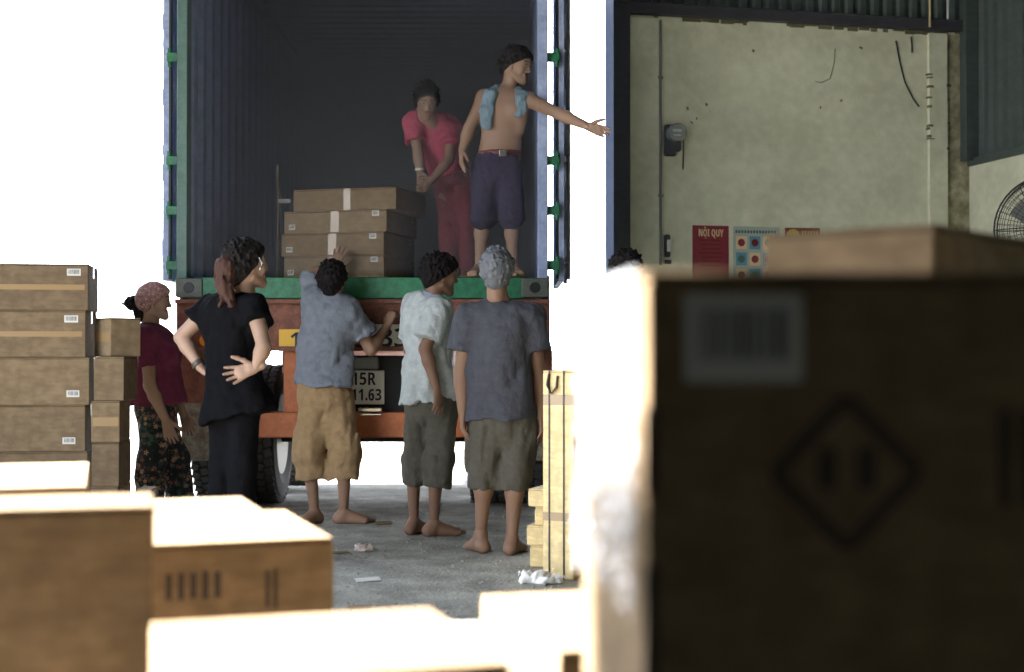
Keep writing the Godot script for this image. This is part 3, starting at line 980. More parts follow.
func trailer() -> void:
	var root := thing("trailer", "rust-red trailer chassis with an orange bumper under the container", "trailer", Vector3(TX, 0, -TD))
	var g := Geo.new()
	g.box(Vector3(0, 1.27, -0.2), Vector3(2.46, 0.34, 0.28), 0.012)
	g.box(Vector3(0, 1.425, -0.13), Vector3(2.46, 0.03, 0.22), 0.004)
	g.box(Vector3(0, 1.115, -0.13), Vector3(2.46, 0.03, 0.22), 0.004)
	part("rear_beam", g, mats.rust, root, "rusty red rear cross beam")
	g = Geo.new()
	for s in [-1.0, 1.0]:
		g.box(Vector3(s * 0.5, 1.15, -6.0), Vector3(0.14, 0.4, 11.4), 0.006)
		for k in 7: g.box(Vector3(s * 0.85, 1.3, -1.0 - k * 1.6), Vector3(0.6, 0.12, 0.1), 0.004)
	for k in 7: g.box(Vector3(0, 1.2, -1.0 - k * 1.6), Vector3(0.9, 0.16, 0.1), 0.004)
	part("chassis_rails", g, mats.rust, root)
	g = Geo.new()
	g.box(Vector3(0, 0.615, -0.08), Vector3(1.42, 0.17, 0.1), 0.012)
	part("bumper", g, mats.orange, root, "orange bumper bar")
	for s in [-1.0, 1.0]:
		g = Geo.new()
		g.box(Vector3(s * 0.46, 0.9, -0.12), Vector3(0.13, 0.42, 0.08), 0.008)
		part("bumper_bracket", g, mats.orange, root)
		g = Geo.new()
		g.box(Vector3(s * 0.97, 0.93, -0.22), Vector3(0.56, 0.36, 0.03), 0.006)
		part("side_plate", g, mats.rust, root)
		g = Geo.new()
		g.lathe([Vector2(0.0, 0.03), Vector2(0.025, 0.026), Vector2(0.038, 0.014), Vector2(0.042, 0.0), Vector2(0.042, -0.02)], Transform3D(Basis(Vector3.RIGHT, PI / 2), Vector3(s * 1.03, 1.17, -0.04)), 20)
		part("reflector", g, mats.amber, root, "round amber reflector")
		# mudflaps: a pale one outside, a dark one inside
		g = Geo.new()
		g.box(Vector3(s * 1.11, 0.6, -0.44), Vector3(0.34, 0.5, 0.012), 0.004, Basis(Vector3.RIGHT, 0.06))
		part("mudflap", g, mats.flap, root, "dusty pale mudflap")
		g = Geo.new()
		g.box(Vector3(s * 0.79, 0.72, -0.47), Vector3(0.28, 0.3, 0.012), 0.004)
		part("mudflap", g, mats.rubber_black, root)
		for ax in [-1.06, -2.4]:
			for tx in [[1.13, 0.28], [0.81, 0.28]]:
				wheel(root, Vector3(s * tx[0], 0.5, ax), tx[1])
	g = Geo.new()
	for ax in [-1.06, -2.4]: g.tube([Vector3(-1.0, 0.5, ax), Vector3(1.0, 0.5, ax)], 0.06, 12)
	for s in [-1.0, 1.0]:
		for ax in [-1.06, -2.4]: g.box(Vector3(s * 0.5, 0.72, ax), Vector3(0.1, 0.46, 0.9), 0.02)
	part("axles", g, mats.rubber_black, root)
	# number plate with its lamp, painted number panels
	g = Geo.new()
	g.box(Vector3(0.02, 0.86, -0.105), Vector3(0.235, 0.225, 0.012), 0.006)
	var pl := part("number_plate", g, mats.plate_white, root, "white number plate")
	text("characters", "15R", 0.082, Vector3(0.0, 0.915, -0.096), mats.ink, pl, Basis(), 0.82)
	text("characters", "11.63", 0.075, Vector3(0.02, 0.81, -0.096), mats.ink, pl, Basis(), 0.78)
	g = Geo.new()
	g.box(Vector3(0.0, 1.02, -0.09), Vector3(0.2, 0.085, 0.05), 0.012)
	part("plate_lamp", g, mats.grey_plastic, root)
	g = Geo.new()
	g.box(Vector3(0.02, 0.86, -0.14), Vector3(0.5, 0.42, 0.04), 0.01)
	part("plate_bracket", g, mats.rubber_black, root)
	g = Geo.new()
	g.box(Vector3(0.05, 0.715, -0.03), Vector3(0.16, 0.035, 0.03), 0.01)
	g.box(Vector3(0.05, 0.685, -0.02), Vector3(0.16, 0.02, 0.03), 0.008)
	part("shackle", g, mats.chrome, root)
	g = Geo.new()
	g.box(Vector3(-0.4, 1.17, -0.048), Vector3(0.3, 0.145, 0.008), 0.002)
	var yp := part("number_panel", g, mats.plate_yellow, root, "yellow painted number panel")
	text("characters", "1", 0.1, Vector3(-0.44, 1.17, -0.044), mats.ink, yp)
	g = Geo.new()
	g.box(Vector3(0.16, 1.185, -0.048), Vector3(0.28, 0.18, 0.008), 0.002)
	var wpn := part("number_panel", g, mats.plate_white, root, "white painted number panel")
	text("characters", "33", 0.125, Vector3(0.2, 1.185, -0.044), mats.ink, wpn)

var wheel_meshes := []
func wheel(root: Node3D, at: Vector3, wdt: float) -> void:
	if wheel_meshes.is_empty():
		var g := Geo.new()
		var hw := wdt * 0.5
		g.lathe([Vector2(0.29, -hw + 0.02), Vector2(0.36, -hw), Vector2(0.45, -hw + 0.01), Vector2(0.482, -hw + 0.03), Vector2(0.486, 0), Vector2(0.482, hw - 0.03), Vector2(0.45, hw - 0.01), Vector2(0.36, hw), Vector2(0.29, hw - 0.02)], Transform3D(Basis(Vector3.BACK, PI / 2), Vector3.ZERO), 48)
		wheel_meshes.append(g.mesh())
		g = Geo.new()
		for k in 44:      # staggered tread blocks
			for b in 4:
				var a := TAU * (k + (0.5 if b % 2 else 0.0)) / 44.0
				var bs := Basis(Vector3.RIGHT, a)
				g.box(bs * Vector3(0, 0.489, 0) + Vector3((b - 1.5) * 0.064, 0, 0), Vector3(0.052, 0.022, 0.054), 0.004, bs * Basis(Vector3.UP, 0.3 if b % 2 else -0.3))
		wheel_meshes.append(g.mesh())
		g = Geo.new()
		g.lathe([Vector2(0.0, 0.08), Vector2(0.09, 0.07), Vector2(0.1, 0.0), Vector2(0.22, -0.02), Vector2(0.27, 0.1), Vector2(0.295, 0.12), Vector2(0.295, -0.12), Vector2(0.0, -0.12)], Transform3D(Basis(Vector3.BACK, PI / 2), Vector3.ZERO), 32)
		wheel_meshes.append(g.mesh())
	var ty := part_mesh("tyre", wheel_meshes[0], mats.rubber_black, root)
	ty.position = at
	part_mesh("tread", wheel_meshes[1], mats.rubber, ty).set_meta("kind", "stuff")
	part_mesh("rim", wheel_meshes[2], mats.grey_plastic, ty)

# ---------------------------------------------------------------- every carton
func cartons() -> void:
	# four flat cartons piled on the container floor
	var yaw := deg_to_rad(-15.0)
	var pile := [["flat carton at the bottom of the pile on the container sill", 0.0, 0.155, 0.0], ["second flat carton from the bottom of the pile in the container", 0.155, 0.155, 0.0], ["third flat carton from the bottom of the pile in the container", 0.31, 0.15, 0.02], ["topmost flat carton of the pile, under the leaning woman's hands", 0.46, 0.15, 0.09]]
	for k in 4:
		var e: Array = pile[k]
		var sz := Vector3(0.74 - (0.02 if k == 0 else 0.0), e[2], 0.62)
		var t := by_corner(-0.85 + e[3] * 0.9, 9.44, DECK + e[1], yaw, sz)
		var fr := [["label", -0.31, -0.03, 0.045, 0.035], ["label", 0.29, 0.05, 0.05, 0.035], ["tape", 0.0, 0.0, 0.06, 0.14]]
		if k == 3: fr = [["tape", 0.02, 0.0, 0.05, 0.145]]
		carton(e[0], sz, t, {"tone": [2, 0, 2, 0][k], "front": fr, "right_face": [["label", 0.215, 0.045, 0.03, 0.035]] if k < 3 else [], "tape": false})
	var pg := Geo.new()
	var pole := thing("pole", "thin pale pole standing behind the carton pile in the container", "pole", Vector3(-1.69, DECK, -10.25))
	pg.tube([Vector3(0, 0, 0), Vector3(0.004, 0.5, 0), Vector3(0, 0.86, 0.004)], 0.01, 8)
	part("shaft", pg, mats.card2, pole)
	pg = Geo.new()
	pg.box(Vector3(0.05, 0.6, 0.012), Vector3(0.09, 0.03, 0.004), 0.001)
	part("paper_tag", pg, mats.label, pole)
	# tall stack beside the headscarf woman: wide cartons
	var hs := [0.262, 0.268, 0.262, 0.268, 0.266, 0.262]
	var words := ["bottom wide carton of the tall stack beside the woman in a headscarf", "wide carton second from the floor in the tall stack", "wide carton third from the floor in the tall stack", "wide carton fourth from the floor in the tall stack", "wide carton fifth from the floor in the tall stack", "topmost wide carton of the tall stack beside the bright opening"]
	var y := 0.0
	var syaw := deg_to_rad(9.0)
	for k in 6:
		var sz := Vector3(0.8, hs[k], 0.45)
		var t := by_corner(-2.4 + [0.0, 0.005, -0.01, 0.012, -0.01, 0.004][k], 8.04, y, syaw + [0.0, 0.012, -0.01, 0.015, -0.008, 0.01][k], sz)
		var fr := [["label", 0.31, -0.07, 0.07, 0.038]]
		if k >= 4: fr = [["label", 0.32, 0.085, 0.075, 0.04], ["tape", 0.1, 0.0, 0.56, 0.03], ["tape", -0.3, -0.08, 0.16, 0.03], ["label", -0.16, -0.06, 0.06, 0.03]]
		carton(words[k], sz, t, {"tone": [1, 3, 1, 0, 1, 3][k], "front": fr})
		y += hs[k]
	hs = [0.33, 0.25, 0.235, 0.25, 0.222]
	words = ["bottom narrow carton standing beside the tall stack", "narrow carton second from the floor beside the tall stack", "narrow carton third from the floor beside the tall stack", "narrow carton fourth from the floor, just under the turned one", "topmost narrow carton turned with its corner out, beside the headscarf woman"]
	y = 0.0
	for k in 5:
		var sz := Vector3(0.22, hs[k], 0.3) if k == 4 else Vector3(0.155 + [0.0, 0.0, 0.005, 0.015, 0.0][k], hs[k], 0.36)
		var cx: float = [-2.225, -2.22, -2.215, -2.195, -2.095][k]
		var t := by_corner(cx, [8.05, 8.05, 8.04, 8.05, 8.06][k], y, deg_to_rad([4.0, 5.0, 6.0, 3.0, 40.0][k]), sz)
		if k == 4:
			t = Transform3D(Basis(Vector3.UP, deg_to_rad(-47.0)), Vector3(-2.275, y, -8.2))
			sz = Vector3(0.2, hs[k], 0.19)
		carton(words[k], sz, t, {"tone": [1, 3, 0, 1, 2][k], "front": [["tape", 0.0, 0.0, sz.x * 0.9, 0.05]] if k % 2 == 0 else [], "tape": k < 4})
		y += hs[k]
	carton("small pale carton on the floor by the feet of the headscarf woman", Vector3(0.09, 0.31, 0.2), by_corner(-2.05, 8.1, 0.0, 0.05, Vector3(0.09, 0.31, 0.2)), {"tone": 2})
	# sunlit cartons in front: each column stands on the floor
	var cols := [
		["large plain carton beside the printed carton", -0.66, 2.62, 0.80, 14.0, Vector3(0.8, 0.4, 0.27), 1, []],
		["carton with faded print on its shaded face, between plain cartons", -0.4, 3.2, 0.668, 19.0, Vector3(0.46, 0.334, 0.62), 0, [["bars", -0.08, 0.075, 0.13, 0.065, 5], ["bars", 0.09, 0.06, 0.035, 0.09, 2]]],
		["low carton with a sunlit top in front of the printed carton", 0.0, 2.12, 0.62, 17.0, Vector3(0.5, 0.31, 0.5), 1, []],
		["low carton with tape and a label on its side, beside the tall dark carton", 0.36, 2.47, 0.578, 14.0, Vector3(0.29, 0.289, 0.6), 0, []],
		["plain carton behind the printed carton, its top in the sun", -0.68, 3.9, 0.655, 19.0, Vector3(0.3, 0.3275, 0.4), 3, []],
		["carton behind the large plain carton, its bare top in the sun", -1.06, 3.55, 0.75, 16.0, Vector3(0.55, 0.375, 0.85), 2, []],
	]
	for e in cols:
		var sz: Vector3 = e[5]
		var cyaw := deg_to_rad(e[4])
		for k in 2:
			var top := k == 1
			var lb: String = e[0] if top else "carton underneath the " + String(e[0]).substr(0, 60).split(",")[0]
			var o := {"tone": e[6], "front": e[7] if top else [], "tape": e[0].begins_with("low carton with tape")}
			if top and e[0].begins_with("low carton with tape"):
				o["left_face"] = [["label", -0.1, 0.06, 0.09, 0.07], ["tape", 0.1, 0.02, 0.05, 0.2]]
			carton(lb, sz, by_corner(e[1], e[2], e[3] - sz.y if top else 0.0, cyaw + (0.0 if top else 0.03), sz), o)
	# the tall dark stack close to the camera
	var sz := Vector3(0.62, 0.52, 0.4)
	carton("carton carrying the large dark carton with the barcode label", Vector3(0.62, 0.648, 0.4), big_t(0.0, Vector3(0.62, 0.648, 0.4)), {"mat": mats.card0})
	var big := carton("large dark carton with a barcode label and a printed diamond", sz, big_t(0.648, sz), {"mat": mats.card0, "front": [["label", -0.203, 0.189, 0.128, 0.093], ["diamond", -0.09, 0.045, 0.16, 0.16], ["bars", 0.1, 0.06, 0.05, 0.11, 2]], "tape": true})
	var g := Geo.new()
	for e in [[0.07, 0.09], [-0.15, 0.2]]: g.box(Vector3(-sz.x * 0.5 + 0.006, sz.y * 0.5 + e[0], sz.z * 0.5 + 0.001), Vector3(0.013, e[1], 0.002), 0.0005)
	part("edge_strips", g, mats.ink, big)  # dark strips along the near upright edge
	# crumpled film that hangs over the sunlit side of the stack
	g = Geo.new()
	var fn := noise(71, 6.0, 3)
	var nu := 22
	var nv := 30
	for a in nu + 1:
		for b in nv + 1:
			var u := float(a) / nu
			var vv := float(b) / nv
			var p := Vector3(-sz.x * 0.5 - 0.006 - 0.012 * absf(fn.get_noise_2d(u * 1.3, vv * 2.0)) - 0.004 * vv, sz.y + 0.004 - vv * (0.36 + 0.05 * fn.get_noise_1d(u * 2.0)), sz.z * 0.5 - 0.01 - u * sz.z * 0.95)
			var nn := Vector3(-1, 3.0 * fn.get_noise_2d(u * 2.0 + 3.0, vv * 3.0), 3.0 * fn.get_noise_2d(u * 2.0, vv * 3.0 + 5.0)).normalized()
			g.vert(p, nn)
	for a in nu:
		for b in nv:
			var k := a * (nv + 1) + b
			g.tri(k, k + 1, k + nv + 2); g.tri(k, k + nv + 2, k + nv + 1)
	part("stretch_film", g, mats.film, big, "clear crumpled stretch film")
	# turned carton on the stack behind it
	var s2 := Vector3(0.33, 0.296, 0.5)
	carton("turned carton lying above the large dark carton, one corner forward", s2, Transform3D(Basis(Vector3.UP, deg_to_rad(-40.0)), Vector3(0.749, 1.004, -2.696)), {"mat": mats.card0, "tape": false})
	for k in 2: carton(["bottom carton under the turned carton", "middle carton under the turned carton"][k], Vector3(0.8, 0.5, 0.6), Transform3D(Basis(Vector3.UP, 0.04), Vector3(0.86, 0.5 * k, -2.76)), {"mat": mats.card0})
	# upright strapped cartons and low pile beside the man in slate
	var s3 := Vector3(0.16, 1.0, 0.34)
	for k in 3:
		var c3 := carton(["tall upright carton with painted-in light and dark straps, standing first in the row", "tall upright carton with painted-in light, second in the strapped row", "tall upright carton with painted-in light, last in the strapped row"][k], s3, Transform3D(Basis(Vector3.UP, deg_to_rad(-24.0)), Vector3(0.29 + k * 0.18, 0.0, -6.98 + k * 0.08)), {"mat": mats.card_yellow_lit, "front": [["tape", 0.0, -0.2, 0.155, 0.04], ["tape", 0.0, 0.36, 0.155, 0.05]]})
		if k == 0:
			g = Geo.new()
			for u in [-0.045, 0.03]:
				g.box(Vector3(u, 0.5, s3.z * 0.5 + 0.002), Vector3(0.008, 1.0, 0.003), 0.0005)
			g.box(Vector3(-0.045, 1.003, 0), Vector3(0.008, 0.003, 0.34), 0.0005)
			part("strap", g, mats.strap, c3, "dark packing strap")
			g = Geo.new()
			g.tube([Vector3(-0.045, 0.985, 0.175), Vector3(-0.052, 0.93, 0.182), Vector3(-0.03, 0.89, 0.182), Vector3(-0.005, 0.92, 0.18), Vector3(0.0, 0.975, 0.176)], 0.006, 6)
			part("strap_loop", g, mats.strap, c3)
	y = 0.0
	for k in 4:
		var s4 := Vector3(0.13 - 0.006 * k, [0.11, 0.1, 0.095, 0.09][k], 0.3)
		carton(["lowest small carton with painted-in light beside the strapped upright cartons", "small carton with painted-in light, second in the low pile by the upright cartons", "small carton with painted-in light, third in the low pile by the upright cartons", "small carton with painted-in light, on top of the low pile by the upright cartons"][k], s4, Transform3D(Basis(Vector3.UP, deg_to_rad([-12.0, -16.0, -9.0, -20.0][k])), Vector3(0.185 + [0.0, -0.01, 0.012, 0.0][k], y, -7.36)), {"mat": mats.card_yellow_lit, "tape": k == 3})
		y += s4.y

# ---------------------------------------------------------------- things on and by the plaster wall
func wall_thing(called: String, label: String, category: String, x: float, y: float, w := 0.0) -> Node3D:
	var o := thing(called, label, category, on_wall(x, y, w))
	o.basis = wall_turn
	return o

func wall_things() -> void:
	var g := Geo.new()
	var a := on_wall(659.5, 18, 0.0)
	var sc := 0.0074            # metres per pixel on the wall
	# conduit
	var o := wall_thing("conduit_pipe", "thin grey conduit pipe running down the wall by the pale pilaster", "pipe", 659.5, 265)
	g.tube([Vector3(0, 0, 0.02), Vector3(0, 248 * sc, 0.02)], 0.012, 10)
	part("pipe", g, mats.grey_plastic, o)
	for yy in [70.0, 190.0]:
		g = Geo.new()
		g.box(Vector3(0, yy * sc, 0.016), Vector3(0.045, 0.02, 0.034), 0.004)
		part("clip", g, mats.grey_plastic, o)
	# meter
	o = wall_thing("electric_meter", "round electricity meter mounted on the wall beside the conduit", "meter", 672, 137)
	g = Geo.new()
	g.box(Vector3(0, -0.01, 0.02), Vector3(0.13, 0.2, 0.04), 0.015)
	g.box(Vector3(-0.02, -0.11, 0.02), Vector3(0.09, 0.07, 0.05), 0.012)
	part("housing", g, mats.steel_dark, o)
	g = Geo.new()
	g.lathe([Vector2(0.0, 0.1), Vector2(0.05, 0.095), Vector2(0.068, 0.075), Vector2(0.072, 0.0)], Transform3D(Basis(Vector3.RIGHT, PI / 2), Vector3(0.01, 0.02, 0.04)), 24)
	part("dome", g, mats.glass, o)
	g = Geo.new()
	g.lathe([Vector2(0.0, 0.05), Vector2(0.06, 0.05), Vector2(0.062, 0.0)], Transform3D(Basis(Vector3.RIGHT, PI / 2), Vector3(0.01, 0.02, 0.04)), 24)
	part("meter_face", g, mats.grey_plastic, o)
	g = Geo.new()
	g.box(Vector3(0.012, 0.04, 0.092), Vector3(0.07, 0.02, 0.004), 0.001)
	g.box(Vector3(0.012, 0.005, 0.092), Vector3(0.06, 0.012, 0.004), 0.001)
	part("counter", g, mats.plate_white, o)
	g = Geo.new()
	g.tube([Vector3(0.065, 0.03, 0.04), Vector3(0.085, 0.0, 0.03), Vector3(0.087, -0.1, 0.015), Vector3(0.085, -0.24, 0.012)], 0.005, 6)
	part("cable", g, mats.wire_black, o)
	o = wall_thing("switch_box", "small dark switch box low on the wall beside the conduit", "switch box", 665, 246)
	g = Geo.new()
	g.box(Vector3(0.012, 0, 0.02), Vector3(0.04, 0.17, 0.04), 0.008)
	part("housing", g, mats.steel_dark, o)
	g = Geo.new()
	g.box(Vector3(0.02, 0.0, 0.042), Vector3(0.035, 0.09, 0.02), 0.006)
	part("cover", g, mats.plate_white, o)
	g = Geo.new()
	g.box(Vector3(0.02, -0.12, 0.012), Vector3(0.05, 0.03, 0.02), 0.004)
	part("bracket", g, mats.steel_dark, o)
	# loose cables and cracks on the wall
	for e in [["loose black cable sagging at the top of the cream wall", [[897, 40], [901, 62], [906, 82], [914, 98], [920, 106]]], ["short black cable hanging below the beam by the far pilaster", [[912, 36], [913, 44], [913, 52]]], ["thin curved crack in the middle of the cream wall", [[836, 48], [835, 62], [831, 78], [822, 82], [816, 81]]]]:
		var first := on_wall(e[1][0][0], e[1][0][1], 0.006)
		o = thing("wall_cable" if e[0].contains("cable") else "wall_crack", e[0], "cable" if e[0].contains("cable") else "crack", first)
		g = Geo.new()
		var path := []
		for p in e[1]: path.append(on_wall(p[0], p[1], 0.006) - first)
		g.tube(path, 0.006 if e[0].contains("cable") else 0.003, 6)
		part("strand", g, mats.wire_black if e[0].contains("cable") else mats.stain, o)
	# damp stains with ragged outlines
	var rng := RandomNumberGenerator.new()
	rng.seed = 21
	o = wall_thing("nail_marks", "small dark nail marks scattered over the cream wall", "marks", 754, 50)
	o.set_meta("kind", "stuff")
	g = Geo.new()
	for p in [[754, 50], [862, 47], [821, 107], [697, 118], [688, 108], [707, 104], [692, 122], [842, 100]]:
		g.box(wall_turn.inverse() * (on_wall(p[0], p[1], 0.002) - o.position), Vector3(rng.randf_range(0.006, 0.02), rng.randf_range(0.01, 0.03), 0.003), 0.001, Basis(Vector3.BACK, rng.randf() * 2.0))
	part("marks", g, mats.stain, o)
	# posters
	var post := func(label: String, x0: float, y0: float, x1: float, y1: float, m: Material) -> Node3D:
		var p := wall_thing("poster", label, "poster", (x0 + x1) * 0.5, (y0 + y1) * 0.5)
		var pg := Geo.new()
		pg.box(Vector3(0, 0, 0.006), Vector3((x1 - x0) * sc, (y1 - y0) * sc, 0.008), 0.001)
		part("sheet", pg, m, p)
		return p
	var p1: Node3D = post.call("red notice poster with cream heading on the cream wall", 691, 225, 730, 282, mats.poster_red)
	text("heading", "NÔI QUY", 0.055, Vector3(0.0, 0.155, 0.011), mats.poster_cream, p1, Basis(), 0.62)
	g = Geo.new()
	for k in 7: g.box(Vector3(rng.randf_range(-0.01, 0.01), 0.1 - k * 0.032, 0.0105), Vector3(rng.randf_range(0.13, 0.21), 0.008, 0.001), 0.0002)
	g.box(Vector3(0, 0.187, 0.0105), Vector3(0.14, 0.008, 0.001), 0.0002)
	part("text_lines", g, mats.poster_maroon, p1)
	g = Geo.new()
	g.box(Vector3(-0.043, 0.118, 0.012), Vector3(0.008, 0.008, 0.002), 0.001)
	part("dot", g, mats.poster_cream, p1)
	var p2: Node3D = post.call("pale blue instruction poster with small pictures beside the red poster", 731, 226, 782, 282, mats.poster_pale)
	g = Geo.new()
	for k in 14: g.box(Vector3(-0.165 + k * 0.024, 0.168, 0.0105), Vector3(0.017, 0.022, 0.001), 0.0002)
	part("heading", g, mats.poster_green, p2)
	for r in 3:
		for k in 3:
			g = Geo.new()
			g.box(Vector3(-0.125 + k * 0.11, 0.085 - r * 0.125, 0.0105), Vector3(0.088, 0.1, 0.001), 0.0002)
			var pic := part("picture", g, mats.poster_blue if (r + k) % 2 else mats.poster_cream, p2)
			g = Geo.new()
			g.lathe([Vector2(0, 0.001), Vector2(0.03, 0.001), Vector2(0.031, 0)], Transform3D(Basis(Vector3.RIGHT, PI / 2), Vector3(-0.125 + k * 0.11, 0.085 - r * 0.125, 0.011)), 7)
			part("motif", g, [mats.poster_red, mats.poster_maroon, mats.poster_green][(r * 2 + k) % 3], pic)
	var p3: Node3D = post.call("dark red banner poster with a yellow emblem at the end of the posters", 783, 227, 822, 282, mats.poster_maroon)
	g = Geo.new()
	g.lathe([Vector2(0, 0.001), Vector2(0.055, 0.001), Vector2(0.056, 0)], Transform3D(Basis(Vector3.RIGHT, PI / 2), Vector3(-0.08, 0.14, 0.0105)), 9)
	part("emblem", g, mats.poster_yellow, p3)
	g = Geo.new()
	for k in 6: g.box(Vector3(0.0 + k * 0.024, 0.145, 0.0105), Vector3(0.012, 0.07, 0.001), 0.0002)
	part("lettering", g, mats.poster_yellow, p3)
	# cords hanging in the upper corner
	for e in [["yellowish cord hanging from the roof in the wall corner", 931, -60, 26, mats.card_yellow_lit], ["white cable hanging from the roof beside the yellowish cord", 949, -60, 18, mats.label]]:
		var q := on_wall(e[1], e[3], 0.12)
		o = thing("hanging_cord", e[0], "cord", q)
		g = Geo.new()
		g.tube([Vector3.ZERO, Vector3(0.01, 1.2, 0), Vector3(-0.005, 6.38 - q.y, 0)], 0.009, 6)
		part("cord", g, e[4], o)
	# pedestal fan by the side wall
	var fc := px(1048, 228, 9.8)
	o = thing("pedestal_fan", "black industrial pedestal fan with a wire guard by the side wall", "fan", Vector3(fc.x, 0, fc.z), deg_to_rad(-38.0))
	g = Geo.new()
	g.lathe([Vector2(0.0, 0.05), Vector2(0.06, 0.05), Vector2(0.24, 0.03), Vector2(0.26, 0.0), Vector2(0.0, 0.0)], Transform3D(), 28)
	part("base", g, mats.wire_black, o)
	g = Geo.new()
	g.tube([Vector3(0, 0.04, -0.1), Vector3(0, fc.y, -0.1)], 0.022, 12)
	part("pole", g, mats.grey_plastic, o)
	var R := 0.36
	g = Geo.new()
	for k in 9:
		for s in [-1.0, 1.0]:
			var rr: float = R * [1.0, 0.97, 0.9, 0.8, 0.68, 0.55, 0.42, 0.3, 0.18][k]
			var zz: float = s * (0.02 + 0.1 * sqrt(1.0 - pow(rr / R, 2.0) * 0.99))
			var ring := []
			for a2 in 37: ring.append(Vector3(cos(TAU * a2 / 36.0) * rr, fc.y + sin(TAU * a2 / 36.0) * rr, zz))
			g.tube(ring, 0.0022 if k else 0.006, 5, false)
	for k in 48:
		for s in [-1.0, 1.0]:
			var sp := []
			for m in 7:
				var rr: float = R * (0.18 + 0.82 * m / 6.0)
				sp.append(Vector3(cos(TAU * k / 48.0) * rr, fc.y + sin(TAU * k / 48.0) * rr, s * (0.02 + 0.1 * sqrt(1.0 - pow(rr / R, 2.0) * 0.99))))
			g.tube(sp, 0.004 if k % 8 == 0 else 0.0016, 4, false)
	part("wire_guard", g, mats.wire_black, o)
	g = Geo.new()
	g.lathe([Vector2(0.0, 0.1), Vector2(0.06, 0.09), Vector2(0.08, 0.0), Vector2(0.07, -0.14), Vector2(0.0, -0.16)], Transform3D(Basis(Vector3.RIGHT, PI / 2), Vector3(0, fc.y, -0.06)), 20)
	part("motor", g, mats.wire_black, o)
	for k in 3:
		g = Geo.new()
		var bs := Basis(Vector3.BACK, TAU * k / 3.0 + 0.4)
		g.box(Vector3(0, fc.y, 0.03) + bs * Vector3(0.155, 0, 0), Vector3(0.21, 0.13, 0.008), 0.004, bs * Basis(Vector3.RIGHT, 0.45))
		part("blade", g, mats.grey_plastic, o)

# ---------------------------------------------------------------- people
func jp(d: float, table: Dictionary) -> Dictionary:      # pixel, depth offset -> joint
	var out := {}
	for k in table:
		var e = table[k]
		out[k] = px(e[0], e[1], d + (e[2] if e.size() > 2 else 0.0)) if e is Array else e
	return out

